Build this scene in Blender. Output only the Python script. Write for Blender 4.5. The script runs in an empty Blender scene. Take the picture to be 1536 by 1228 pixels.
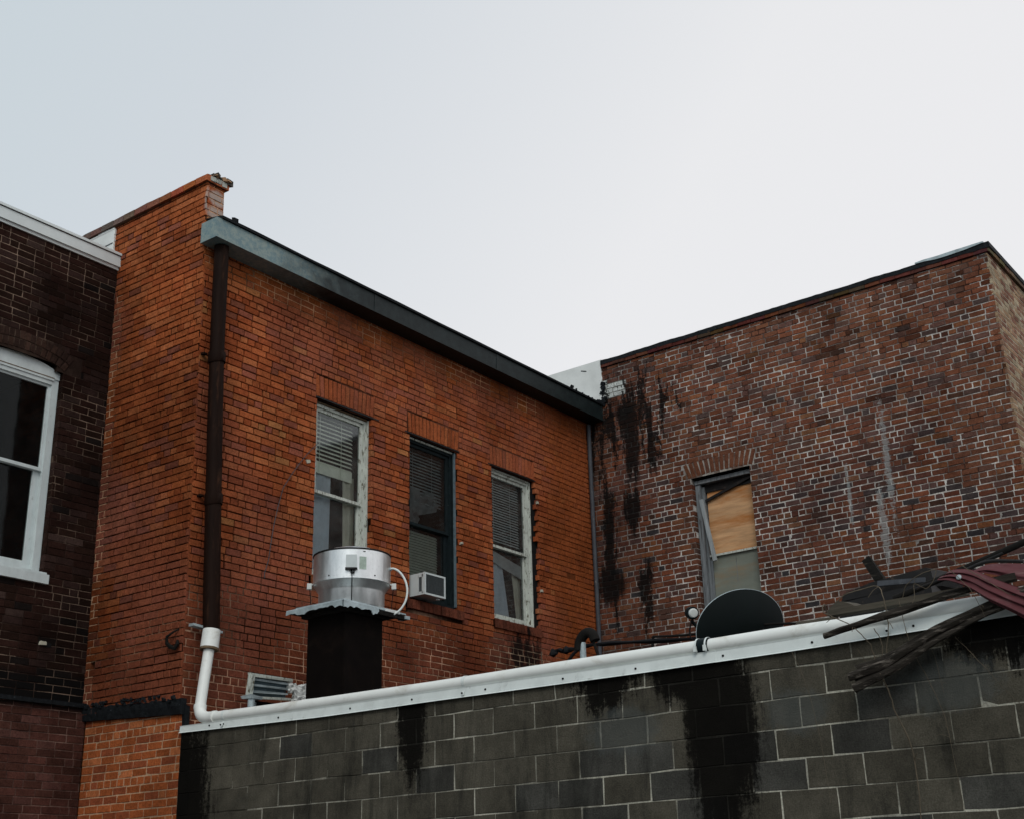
import bpy, math, random
from mathutils import Vector, Matrix, noise
random.seed(11)
RND = random.Random(5)
sc = bpy.context.scene
COL = sc.collection
LX = 7.31            # x of the long red brick wall
GZ = -3.3            # ground height
CH = 0.0762          # brick course

# ------------------------------------------------------------------ mesh builder
class MB:
    def __init__(s): s.v=[]; s.f=[]; s.m=[]; s.c=[]
    def face(s, pts, m=0, c=(1,1,1)):
        i=len(s.v); s.v.extend([tuple(p) for p in pts]); s.f.append(tuple(range(i,i+len(pts)))); s.m.append(m); s.c.append(c)
    def mesh(s, V, F, m=0, c=(1,1,1)):
        i=len(s.v); s.v.extend([tuple(p) for p in V])
        for f in F: s.f.append(tuple(i+k for k in f)); s.m.append(m); s.c.append(c)
    def box(s, a, b, m=0, c=(1,1,1), jit=0):
        x0,y0,z0=a; x1,y1,z1=b
        V=[(x0,y0,z0),(x1,y0,z0),(x1,y1,z0),(x0,y1,z0),(x0,y0,z1),(x1,y0,z1),(x1,y1,z1),(x0,y1,z1)]
        if jit: V=[tuple(q+RND.uniform(-jit,jit) for q in p) for p in V]
        s.mesh(V,[(0,3,2,1),(4,5,6,7),(0,1,5,4),(1,2,6,5),(2,3,7,6),(3,0,4,7)],m,c)
    def obox(s, c0, ax, h, m=0, c=(1,1,1), jit=0, bev=0):
        ax=[Vector(a).normalized() for a in ax]; c0=Vector(c0)
        def P(i,j,k): 
            p=c0+ax[0]*i+ax[1]*j+ax[2]*k
            if jit: p+=Vector([RND.uniform(-jit,jit) for _ in range(3)])
            return p
        V=[P(i*h[0],j*h[1],k*h[2]) for k in(-1,1) for i,j in((-1,-1),(1,-1),(1,1),(-1,1))]
        s.mesh(V,[(0,3,2,1),(4,5,6,7),(0,1,5,4),(1,2,6,5),(2,3,7,6),(3,0,4,7)],m,c)
    def tube(s, pts, r, n=12, m=0, c=(1,1,1), cap=True, rough=0, seed=0, sq=1.0):
        pts=[Vector(p) for p in pts]; k=len(pts)
        if not hasattr(r,'__len__'): r=[r]*k
        up=None; V=[]
        for i,p in enumerate(pts):
            t=(pts[min(i+1,k-1)]-pts[max(i-1,0)]).normalized()
            if up is None:
                up=Vector((0,0,1)) if abs(t.z)<.9 else Vector((1,0,0))
            a=(up-t*up.dot(t)).normalized(); b=t.cross(a); up=a
            for j in range(n):
                th=2*math.pi*j/n; rr=r[i]
                if rough: rr*=1+rough*noise.noise(Vector((j*1.7+seed,i*.35,seed*3.1)))*2
                V.append(p+a*math.cos(th)*rr+b*math.sin(th)*rr*sq)
        F=[]
        for i in range(k-1):
            for j in range(n):
                F.append((i*n+j,i*n+(j+1)%n,(i+1)*n+(j+1)%n,(i+1)*n+j))
        if cap: F.append(tuple(range(n-1,-1,-1))); F.append(tuple((k-1)*n+j for j in range(n)))
        s.mesh(V,F,m,c)
    def lathe(s, o, prof, n=48, m=0, c=(1,1,1), ax=(0,0,1)):
        o=Vector(o); A=Vector(ax).normalized(); t=Vector((1,0,0)) if abs(A.x)<.9 else Vector((0,1,0))
        X=(t-A*t.dot(A)).normalized(); Y=A.cross(X); V=[];F=[]
        for r,z in prof:
            for j in range(n):
                th=2*math.pi*j/n; V.append(o+A*z+X*math.cos(th)*r+Y*math.sin(th)*r)
        for i in range(len(prof)-1):
            for j in range(n): F.append((i*n+j,i*n+(j+1)%n,(i+1)*n+(j+1)%n,(i+1)*n+j))
        s.mesh(V,F,m,c)
    def build(s, name, mats, parent=None, smooth=False, auto=None):
        me=bpy.data.meshes.new(name); me.from_pydata(s.v,[],s.f)
        if not isinstance(mats,(list,tuple)): mats=[mats]
        for mt in mats: me.materials.append(mt)
        me.polygons.foreach_set('material_index',s.m)
        ca=me.color_attributes.new('tint','FLOAT_COLOR','CORNER'); buf=[]
        for f,c in zip(s.f,s.c): buf.extend((c[0],c[1],c[2],1.0)*len(f))
        ca.data.foreach_set('color',buf)
        if smooth:
            me.polygons.foreach_set('use_smooth',[True]*len(s.f))
        me.update()
        if smooth:
            import bmesh
            bm=bmesh.new(); bm.from_mesh(me); bmesh.ops.remove_doubles(bm,verts=bm.verts,dist=1e-5)
            bmesh.ops.recalc_face_normals(bm,faces=bm.faces); 
            for e in bm.edges:
                if len(e.link_faces)==2 and e.calc_face_angle(0)>math.radians(auto or 40): e.smooth=False
            bm.to_mesh(me); bm.free()
        o=bpy.data.objects.new(name,me); COL.objects.link(o)
        if parent:
            o.parent=parent; o.matrix_parent_inverse=Matrix.Translation(-parent.location)
        return o
def thing(name,label,cat,loc=(0,0,0),group=None):
    o=bpy.data.objects.new(name,None); COL.objects.link(o); o.location=loc; o.empty_display_size=.2
    o['label']=label; o['category']=cat
    if group: o['group']=group
    return o
def tag(o,label,cat,group=None):
    o['label']=label; o['category']=cat
    if group: o['group']=group
    return o

# ------------------------------------------------------------------ materials
def newmat(name):
    m=bpy.data.materials.new(name); m.use_nodes=True; nt=m.node_tree; nt.nodes.clear()
    return m,nt,nt.nodes,nt.links
def N(nt,t,**kw):
    n=nt.nodes.new(t)
    for k,v in kw.items():
        if k.startswith('i_'): n.inputs[k[2:]].default_value=v
        else: setattr(n,k,v)
    return n
def noisen(nt,vec,scale,detail=6,rough=.6,dist=0):
    n=N(nt,'ShaderNodeTexNoise'); n.inputs['Scale'].default_value=scale; n.inputs['Detail'].default_value=detail
    n.inputs['Roughness'].default_value=rough; n.inputs['Distortion'].default_value=dist; nt.links.new(vec,n.inputs['Vector']); return n.outputs['Fac']
def maprange(nt,v,a,b,c=0,d=1,smooth=True):
    n=N(nt,'ShaderNodeMapRange'); n.interpolation_type='SMOOTHSTEP' if smooth else 'LINEAR'
    for k,x in zip(('From Min','From Max','To Min','To Max'),(a,b,c,d)): n.inputs[k].default_value=x
    nt.links.new(v,n.inputs['Value']); return n.outputs['Result']
def mth(nt,op,a,b=None):
    n=N(nt,'ShaderNodeMath',operation=op)
    for i,x in enumerate((a,b)):
        if x is None: continue
        if isinstance(x,(int,float)): n.inputs[i].default_value=x
        else: nt.links.new(x,n.inputs[i])
    return n.outputs[0]
def mixc(nt,fac,a,b,mode='MIX'):
    n=N(nt,'ShaderNodeMix',data_type='RGBA',blend_type=mode)
    for sock,x in ((n.inputs[0],fac),(n.inputs[6],a),(n.inputs[7],b)):
        if isinstance(x,(int,float)): sock.default_value=x
        elif isinstance(x,(tuple,list)): sock.default_value=(x[0],x[1],x[2],1)
        else: nt.links.new(x,sock)
    return n.outputs[2]
def coords(nt,sc3=(1,1,1)):
    t=N(nt,'ShaderNodeNewGeometry').outputs['Position']
    if sc3==(1,1,1): return t
    m=N(nt,'ShaderNodeMapping'); m.inputs['Scale'].default_value=sc3; nt.links.new(t,m.inputs['Vector']); return m.outputs['Vector']
def finish(nt,colr,rough,metal=0,bump=None,spec=.5):
    p=N(nt,'ShaderNodeBsdfPrincipled'); o=N(nt,'ShaderNodeOutputMaterial'); nt.links.new(p.outputs[0],o.inputs[0])
    for k,x in (('Base Color',colr),('Roughness',rough),('Metallic',metal),('Specular IOR Level',spec)):
        s=p.inputs[k]
        if isinstance(x,(int,float)): s.default_value=x
        elif isinstance(x,(tuple,list)): s.default_value=(x[0],x[1],x[2],1)
        else: nt.links.new(x,s)
    if bump is not None:
        h,st,di=bump; b=N(nt,'ShaderNodeBump'); b.inputs['Strength'].default_value=st; b.inputs['Distance'].default_value=di
        nt.links.new(h,b.inputs['Height']); nt.links.new(b.outputs[0],p.inputs['Normal'])
    return p
def blobmask(nt,blobs,nz):
    """sum of soft ellipsoidal patches broken up with noise"""
    out=None; pos=coords(nt); nz=mth(nt,'ADD',mth(nt,'MULTIPLY',nz,.62),mth(nt,'MULTIPLY',noisen(nt,pos,26,8,.8),.38))
    for c,r,edge in blobs:
        sub=N(nt,'ShaderNodeVectorMath',operation='SUBTRACT'); nt.links.new(pos,sub.inputs[0]); sub.inputs[1].default_value=c
        dv=N(nt,'ShaderNodeVectorMath',operation='DIVIDE'); nt.links.new(sub.outputs[0],dv.inputs[0]); dv.inputs[1].default_value=r
        ln=N(nt,'ShaderNodeVectorMath',operation='LENGTH'); nt.links.new(dv.outputs[0],ln.inputs[0])
        v=mth(nt,'SUBTRACT',1.0,ln.outputs['Value'])
        v=mth(nt,'ADD',v,mth(nt,'MULTIPLY',mth(nt,'SUBTRACT',nz,.5),edge))
        v=maprange(nt,v,.0,.45)
        out=v if out is None else mth(nt,'MAXIMUM',out,v)
    return out
def brickmat(name,dark=(),light=(),pit=(.62,.72,.75),grime=.35,darkcol=(.006,.006,.006),lightcol=(.55,.56,.52),var=.45,streak=(1,1,.18),rough=.88,washes=None):
    m,nt,ns,lk=newmat(name)
    at=N(nt,'ShaderNodeAttribute',attribute_name='tint').outputs['Color']; P=coords(nt)
    n1=noisen(nt,P,48,8,.8); n2=noisen(nt,P,13,7,.7); n3=noisen(nt,P,1.1,5,.6); n4=noisen(nt,P,230,4,.7)
    k=mth(nt,'ADD',maprange(nt,n1,.3,.7,1-var*1.25,1+var*1.25,False),maprange(nt,n2,.3,.7,-.25,.25,False))
    k=mth(nt,'MULTIPLY',k,maprange(nt,n3,.35,.7,1.08,1-grime))
    vm=N(nt,'ShaderNodeVectorMath',operation='SCALE'); lk.new(at,vm.inputs[0]); lk.new(k,vm.inputs['Scale']); c=vm.outputs[0]
    # crumbling light specks and dark pits
    c=mixc(nt,maprange(nt,n4,.68,.76,0,.55),c,(.42,.34,.28))
    c=mixc(nt,maprange(nt,noisen(nt,P,38,6,.75),.62,.72,0,.75) if not name.startswith('red_wall') else maprange(nt,noisen(nt,P,30,7,.8),.59,.69,0,.8),c,(.014,.010,.008))
    S=coords(nt,streak); ns1=noisen(nt,S,7,7,.7,.6)
    if dark: c=mixc(nt,mth(nt,'MULTIPLY',blobmask(nt,dark,ns1),.93),c,darkcol)
    if light: c=mixc(nt,mth(nt,'MULTIPLY',blobmask(nt,light,noisen(nt,P,14,7,.75)),.5),c,lightcol)
    hb=mth(nt,'ADD',mth(nt,'MULTIPLY',n1,.6),mth(nt,'MULTIPLY',n4,.4))
    finish(nt,c,rough,0,(hb,1.0,.008),.04)
    return m
def plain(name,base,rough=.7,metal=0,var=.25,scale=12,dirt=None,dirtlo=.55,dirthi=.68,dirtscale=6,bump=.3,bscale=60,stretch=(1,1,1),spec=None,roughvar=0,bdist=.003):
    if spec is None: spec=.06 if max(base)<.03 else .12 if max(base)<.07 else .3
    m,nt,ns,lk=newmat(name); P=coords(nt,stretch)
    n1=noisen(nt,P,scale,7,.65)
    c=mixc(nt,maprange(nt,n1,.3,.7,0,1,False),tuple(x*(1-var) for x in base),tuple(min(1,x*(1+var)) for x in base))
    if dirt: c=mixc(nt,maprange(nt,noisen(nt,P,dirtscale,8,.7,.4),dirtlo,dirthi),c,dirt)
    r=rough
    if roughvar: r=maprange(nt,noisen(nt,P,scale*.7,6,.6),.3,.7,rough-roughvar,rough+roughvar,False)
    finish(nt,c,r,metal,(noisen(nt,P,bscale,6,.65),bump,bdist),spec)
    return m
def tinted(name,rough=.8,metal=0,var=.3,scale=25,stretch=(1,1,1),bump=.4,bscale=70,spec=.06):
    m,nt,ns,lk=newmat(name); P=coords(nt,stretch)
    at=N(nt,'ShaderNodeAttribute',attribute_name='tint').outputs['Color']
    k=maprange(nt,noisen(nt,P,scale,7,.7),.3,.7,1-var,1+var,False)
    vm=N(nt,'ShaderNodeVectorMath',operation='SCALE'); lk.new(at,vm.inputs[0]); lk.new(k,vm.inputs['Scale'])
    finish(nt,vm.outputs[0],rough,metal,(noisen(nt,P,bscale,6,.65),bump,.003),spec); return m
def glassmat(name,refl=.35,tintc=(.9,.94,.93),dust=.06,ior=1.5):
    m,nt,ns,lk=newmat(name); P=coords(nt)
    tr=N(nt,'ShaderNodeBsdfTransparent'); tr.inputs[0].default_value=(*tintc,1)
    gl=N(nt,'ShaderNodeBsdfGlossy'); gl.inputs['Roughness'].default_value=.05; gl.inputs[0].default_value=(.9,.95,.95,1)
    df=N(nt,'ShaderNodeBsdfDiffuse'); df.inputs[0].default_value=(.35,.37,.36,1)
    b=N(nt,'ShaderNodeBump'); b.inputs['Strength'].default_value=.08; b.inputs['Distance'].default_value=.02; lk.new(noisen(nt,P,2.2,2,.5),b.inputs['Height']); lk.new(b.outputs[0],gl.inputs['Normal'])
    fr=N(nt,'ShaderNodeFresnel'); fr.inputs[0].default_value=ior
    f=mth(nt,'ADD',mth(nt,'MULTIPLY',fr.outputs[0],1.15),refl*.10)
    m1=N(nt,'ShaderNodeMixShader'); lk.new(f,m1.inputs[0]); lk.new(tr.outputs[0],m1.inputs[1]); lk.new(gl.outputs[0],m1.inputs[2])
    m2=N(nt,'ShaderNodeMixShader'); lk.new(maprange(nt,noisen(nt,P,5,7,.7),.35,.75,dust*.4,dust*1.8),m2.inputs[0]); lk.new(m1.outputs[0],m2.inputs[1]); lk.new(df.outputs[0],m2.inputs[2])
    o=N(nt,'ShaderNodeOutputMaterial'); lk.new(m2.outputs[0],o.inputs[0]); return m

M={}
M['brickA']=brickmat('orange_brick',grime=.35,dark=[((7.3,0,3.6),(.12,.3,1.6),.7),((5.45,0,1.35),(.45,.3,.35),5)],light=[((.04,0,5.68),(.16,.1,.12),.9),((.04,0,5.48),(.17,.1,.12),.9)],lightcol=(.55,.58,.54))
M['mortA']=brickmat('orange_wall_mortar',grime=.3,var=.3)
M['brickE']=brickmat('side_wall_brick',grime=.32,light=[((0,-.02,5.62),(.4,.06,.22),.9)],lightcol=(.5,.52,.48))
M['brickD']=brickmat('dark_brown_brick',grime=.4,dark=[((-.4,1.5,.45),(2.5,.3,.22),.6)])
M['brickB']=brickmat('red_wall_brick',grime=.3,var=.4,
    dark=[((LX,-.72,4.75),(.3,.17,.95),3.6),((LX,-1.02,4.6),(.3,.10,.6),4.5),((LX,-.22,2.60),(.3,.27,.40),2.2),((LX,-.66,3.6),(.3,.17,.45),4.5),((LX,-.25,3.2),(.3,.15,1.3),6),((LX,-.80,2.4),(.3,.12,.7),5),((LX,-.6,5.0),(.3,.7,.6),9)],
    light=[((LX,-4.45,3.5),(.3,.05,.9),6),((LX,-4.30,2.7),(.3,.06,.6),6),((LX,-3.9,3.2),(.3,.03,.5),6)],lightcol=(.36,.39,.39))
M['brickR']=brickmat('return_wall_brick',grime=.2)
M['plaster']=plain('white_painted_plaster',(.74,.76,.74),.8,var=.12,scale=3,dirt=(.30,.27,.22),dirtlo=.62,dirthi=.8,dirtscale=7,bump=.5,bscale=25)
M['white_paint']=plain('white_painted_timber',(.56,.62,.62),.6,var=.12,scale=8,dirt=(.22,.22,.19),dirtlo=.6,dirthi=.8,dirtscale=18,stretch=(1,1,.5))
M['old_white']=plain('flaking_white_paint',(.50,.53,.48),.75,var=.2,scale=20,dirt=(.10,.09,.06),dirtlo=.54,dirthi=.62,dirtscale=30,stretch=(1,1,.35),bump=.8)
M['fascia']=plain('pale_grey_fascia_paint',(.70,.76,.76),.6,var=.08,scale=3,dirt=(.3,.3,.26),dirtlo=.62,dirthi=.85,dirtscale=5)
M['darkpaint']=plain('dark_blue_green_paint',(.012,.018,.02),.45,var=.3,scale=14,dirt=(.07,.08,.08),dirtlo=.62,dirthi=.75,dirtscale=20)
M['bluepaint']=plain('faded_blue_paint',(.10,.14,.16),.6,var=.3,scale=20,dirt=(.3,.3,.27),dirtlo=.62,dirthi=.7,dirtscale=25)
M['greywood']=plain('weathered_grey_wood',(.17,.185,.195),.85,var=.4,scale=10,dirt=(.05,.05,.05),dirtlo=.52,dirthi=.66,dirtscale=14,stretch=(3,3,.25),bump=.9,bscale=30)
M['pale_old_wood']=plain('pale_weathered_wood',(.30,.33,.34),.85,var=.3,scale=10,bump=.8,stretch=(3,3,.3))
M['boardwood']=plain('weathered_board_wood',(.07,.06,.045),.85,var=.35,scale=8,dirt=(.05,.05,.035),dirtlo=.5,dirthi=.7,dirtscale=10,stretch=(2,.3,3),bump=.8,bscale=30)
M['charred']=plain('blackened_wood',(.013,.012,.011),.85,var=.5,scale=12,dirt=(.075,.065,.05),dirtlo=.56,dirthi=.68,dirtscale=16,stretch=(2,.4,2),bump=1,bscale=40,bdist=.008)
M['oldtimber']=plain('split_old_timber',(.028,.024,.020),.85,var=.6,scale=9,dirt=(.15,.13,.11),dirtlo=.52,dirthi=.66,dirtscale=12,stretch=(3,.35,3),bump=1,bscale=40,bdist=.008)
M['rustblack']=plain('blackened_steel',(.007,.006,.006),.6,var=.5,scale=14,dirt=(.045,.03,.022),dirtlo=.55,dirthi=.7,dirtscale=9,bump=.6,spec=.3)
M['tar']=plain('black_roofing_tar',(.013,.015,.017),.6,var=.4,scale=20,dirt=(.06,.07,.08),dirtlo=.6,dirthi=.72,dirtscale=30,bump=1,bscale=35,bdist=.01)
M['roofing']=plain('dark_roof_felt',(.03,.03,.03),.9,var=.3)
M['gutter']=None
M['pvc']=plain('white_plastic_pipe',(.80,.82,.79),.42,var=.06,scale=3,dirt=(.36,.31,.22),dirtlo=.5,dirthi=.85,dirtscale=4,bump=.05,stretch=(1,.6,1))
M['steel']=plain('galvanised_flashing',(.70,.75,.73),.5,metal=.0,var=.1,scale=6,dirt=(.34,.36,.34),dirtlo=.55,dirthi=.8,dirtscale=8,bump=.12,bscale=12)
M['galv']=plain('zinc_sheet',(.38,.45,.47),.5,metal=.25,var=.3,scale=10,dirt=(.08,.07,.05),dirtlo=.6,dirthi=.72,dirtscale=12,bump=.3)
M['screw']=plain('dark_screw',(.01,.01,.01),.6)
M['rubber']=plain('black_rubber',(.008,.014,.016),.4,bump=.05)
M['cable']=plain('black_cable_sheath',(.008,.008,.009),.5,bump=.1)
M['downpipe']=plain('rusty_brown_downpipe_paint',(.013,.006,.004),.6,var=.35,scale=6,dirt=(.05,.022,.012),dirtlo=.54,dirthi=.72,dirtscale=7,stretch=(2,2,.3),bump=.4,bscale=25)
M['duct']=plain('dark_brown_duct',(.0035,.0022,.0018),.8,var=.35,scale=6,dirt=(.009,.0055,.004),dirtlo=.5,dirthi=.75,dirtscale=5,spec=.08,bump=.15)
M['iron']=plain('black_iron',(.012,.011,.010),.7,bump=.5)
M['ply']=plain('plywood_board',(.56,.33,.17),.75,var=.25,scale=5,dirt=(.42,.15,.03),dirtlo=.42,dirthi=.7,dirtscale=2.2,stretch=(1,.5,3.5),bump=.25)
M['frost']=plain('dusty_lower_pane',(.20,.22,.185),.35,var=.2,scale=3,dirt=(.24,.195,.13),dirtlo=.45,dirthi=.65,dirtscale=1.3,stretch=(1,.5,2),bump=.05)
M['inside']=plain('dark_room_lining',(.012,.012,.012),.95)
M['blind']=plain('aged_blind_slats',(.84,.86,.74),.6,var=.1)
M['blindgrey']=plain('grey_blind_slats',(.60,.64,.64),.6,var=.1)
M['cloth']=plain('grey_blue_curtain',(.52,.58,.64),.85,var=.15,scale=4,bump=.2)
M['cloth2']=plain('beige_curtain',(.60,.58,.48),.85,var=.15,scale=4,bump=.2)
M['cloth3']=plain('dim_crumpled_cloth',(.38,.39,.39),.9,var=.2,scale=6,bump=.4)
M['glass']=glassmat('old_window_glass'); M['glassd']=glassmat('dark_window_glass',.1,(.5,.54,.54),.02); M['glassb']=glassmat('unlit_window_glass',0,(.5,.52,.52),.01,1.22)
M['acw']=plain('air_conditioner_casing',(.55,.60,.60),.5,var=.06); M['acg']=plain('air_conditioner_coil',(.10,.115,.12),.55,metal=.3,var=.3,scale=60)
M['dish']=plain('dark_grey_dish_paint',(.005,.008,.0082),.6,var=.15,scale=4,bump=.05,spec=.10)
M['lightplastic']=plain('pale_grey_plastic',(.62,.64,.62),.5,var=.05)
M['vine']=plain('dry_vine_bark',(.10,.08,.055),.9,var=.3,bump=.5)
M['tarp']=plain('faded_maroon_fibreglass',(.085,.022,.026),.8,var=.2,scale=6,dirt=(.15,.075,.075),dirtlo=.5,dirthi=.75,dirtscale=8,bump=.3,bscale=40)
M['label']=plain('worn_green_sticker',(.36,.44,.38),.5,var=.25,scale=30)
M['brown_wood']=plain('old_brown_trim',(.12,.08,.045),.8,var=.4,scale=15,dirt=(.35,.34,.28),dirtlo=.58,dirthi=.66,dirtscale=20)
M['stone']=plain('pale_stone',(.42,.40,.32),.9)
M['conduit']=plain('grey_blue_conduit_paint',(.055,.06,.07),.6,var=.3,scale=14,dirt=(.18,.18,.17),dirtlo=.62,dirthi=.7,dirtscale=22,stretch=(1,1,.3))
M['tint']=tinted('tinted_masonry',bump=.6)

# aluminium of the fan
def fanmat():
    m,nt,ns,lk=newmat('spun_aluminium'); P=coords(nt,(1,1,.25)); Q=coords(nt)
    c=mixc(nt,maprange(nt,noisen(nt,P,7,6,.6),.3,.7),(.66,.68,.68),(.88,.90,.90))
    c=mixc(nt,maprange(nt,noisen(nt,Q,40,6,.7),.5,.8,0,.5),c,(.45,.47,.47))
    c=mixc(nt,maprange(nt,noisen(nt,Q,4,7,.7),.58,.75,0,.5),c,(.32,.31,.28))
    r=maprange(nt,noisen(nt,P,14,6,.6),.3,.7,.30,.46,False)
    p=finish(nt,c,r,.92,(noisen(nt,P,5,3,.5),.5,.02)); p.inputs['Anisotropic'].default_value=.4; return m
M['alu']=fanmat()
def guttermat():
    m,nt,ns,lk=newmat('painted_reflection_gutter_metal'); P=coords(nt); sx=N(nt,'ShaderNodeSeparateXYZ'); lk.new(P,sx.inputs[0])
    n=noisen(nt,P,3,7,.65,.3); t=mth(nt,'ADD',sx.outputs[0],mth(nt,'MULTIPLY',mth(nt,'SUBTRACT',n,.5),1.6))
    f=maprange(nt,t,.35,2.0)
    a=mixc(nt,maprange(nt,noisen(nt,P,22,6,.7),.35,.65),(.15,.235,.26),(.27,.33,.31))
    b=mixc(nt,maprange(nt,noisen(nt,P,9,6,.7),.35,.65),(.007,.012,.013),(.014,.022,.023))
    c=mixc(nt,f,a,b)  # pale zinc to dark wear, with sky and wall reflection painted in
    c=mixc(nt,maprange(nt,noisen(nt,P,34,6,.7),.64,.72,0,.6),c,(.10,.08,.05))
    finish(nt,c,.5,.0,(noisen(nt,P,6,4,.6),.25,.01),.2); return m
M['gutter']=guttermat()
def blockmat():
    m,nt,ns,lk=newmat('concrete_block_face')
    at=N(nt,'ShaderNodeAttribute',attribute_name='tint').outputs['Color']; P=coords(nt); S=coords(nt,(1,1,.2))
    k=mth(nt,'MULTIPLY',maprange(nt,noisen(nt,P,3,7,.7),.3,.7,.6,1.35,False),maprange(nt,noisen(nt,P,85,7,.85),.3,.7,.5,1.5,False))
    vm=N(nt,'ShaderNodeVectorMath',operation='SCALE'); lk.new(at,vm.inputs[0]); lk.new(k,vm.inputs['Scale']); c=vm.outputs[0]
    c=mixc(nt,maprange(nt,noisen(nt,S,3.0,8,.75,.5),.46,.72,0,.85),c,(.017,.018,.016))
    c=mixc(nt,maprange(nt,noisen(nt,P,2.3,8,.75,.4),.60,.76,0,.4),c,(.10,.105,.095))
    runs=mth(nt,'ADD',mth(nt,'MULTIPLY',noisen(nt,coords(nt,(1,1,.07)),9,8,.75,.2),.75),mth(nt,'MULTIPLY',noisen(nt,P,7,8,.75),.25))
    bm_=blobmask(nt,[((0,-5.62,-.35),(.4,.30,1.5),2.4),((0,-5.75,-.55),(.4,.30,.7),3),((0,-5.42,-.1),(.4,.35,.35),3),((0,-2.88,-.2),(.4,.20,.75),3),((0,-.1,-.9),(.4,.45,1.4),3),((0,-7.6,-.15),(.4,.4,.3),4.5),((0,-4.75,-.1),(.4,.35,.35),4.5)],runs)
    c=mixc(nt,mth(nt,'MULTIPLY',maprange(nt,bm_,.0,1.0),.95),c,(.005,.0045,.004))
    c=mixc(nt,maprange(nt,noisen(nt,P,55,6,.8),.62,.70,0,.6),c,(.012,.011,.010))
    c=mixc(nt,mth(nt,'MULTIPLY',blobmask(nt,[((0,-6.25,-.5),(.3,.3,.18),2.3),((0,-4.9,-.5),(.3,.4,.2),2.2),((0,-7.3,-.45),(.3,.4,.2),2.2)],noisen(nt,P,5,8,.75)),.5),c,(.10,.11,.105))
    finish(nt,c,.92,0,(mth(nt,'ADD',noisen(nt,P,150,5,.8),mth(nt,'MULTIPLY',noisen(nt,P,30,4,.6),.7)),1.0,.01),.04); return m
M['block']=blockmat()

# ------------------------------------------------------------------ masonry generator
def fr(O,S,Nn,shear=None):
    O=Vector(O);S=Vector(S);Nn=Vector(Nn)
    def F(s,z,n):
        p=O+S*s+Nn*n; q=Vector((p.x,p.y,z))
        if shear: q+=shear(z)
        return q
    F.flip=(S.cross(Vector((0,0,1)))).dot(Nn)<0
    return F
def oriented(F,pts): return pts[::-1] if F.flip else pts
def clip(a,b,holes):
    iv=[(a,b)]
    for h0,h1 in holes:
        out=[]
        for x,y in iv:
            if h1<=x or h0>=y: out.append((x,y))
            else:
                if h0>x: out.append((x,h0))
                if h1<y: out.append((h1,y))
        iv=out
    return iv
def brick(mb,F,a,b,z0,z1,col,n=0,jit=.0016,dl=.028,dr=.028,m=0,ang=None):
    j=lambda: RND.uniform(-jit,jit)
    am=(a+b)/2; zm=(z0+z1)/2
    e=.0035
    ring=[(a,z0),(am,z0),(b,z0),(b,zm),(b,z1),(am,z1),(a,z1),(a,zm)]
    ring=[(x+j(),y+j()) for x,y in ring]
    tilt=RND.uniform(-.0025,.0025); tv=RND.uniform(-.0015,.0015)
    fn=lambda x,y: n+tilt*(x-am)/max(.05,(b-a))*2+tv*(1 if y>zm else -1)
    fr_=[]; bk=[]; dp=[]
    for x,y in ring:
        ix=x+(e if x<am-.001 else -e if x>am+.001 else 0); iy=y+(e if y<zm-.001 else -e if y>zm+.001 else 0)
        fr_.append((ix,iy,fn(x,y))); bk.append((x,y,fn(x,y)-.004))
        d=dl if x<am-.01 else dr if x>am+.01 else .028
        dp.append((x,y,n-d))
    R=(lambda x,y,d:(x,y,d))
    wv=.0035*nz(a,z0*.35,.9,2)
    ring=[(x,y+wv) for x,y in ring]; fr_=[(x,y+wv,d) for x,y,d in fr_]; bk=[(x,y+wv,d) for x,y,d in bk]; dp=[(x,y+wv,d) for x,y,d in dp]
    if not ang: ang=(am,zm,RND.gauss(0,.006))
    if ang:
        cx,cz,th=ang; c_,s_=math.cos(th),math.sin(th)
        R=lambda x,y,d:(cx+(x-cx)*c_-(y-cz)*s_, cz+(x-cx)*s_+(y-cz)*c_, d)
    P=[F(*R(*p)) for p in fr_]+[F(*R(*p)) for p in bk]+[F(*R(*p)) for p in dp]
    fs=[tuple(range(8))]
    for k in range(8):
        q=(k+1)%8; fs.append((k,8+k,8+q,q)); fs.append((8+k,16+k,16+q,8+q))
    if F.flip: fs=[f[::-1] for f in fs]
    mb.mesh(P,fs,m,col)
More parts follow.
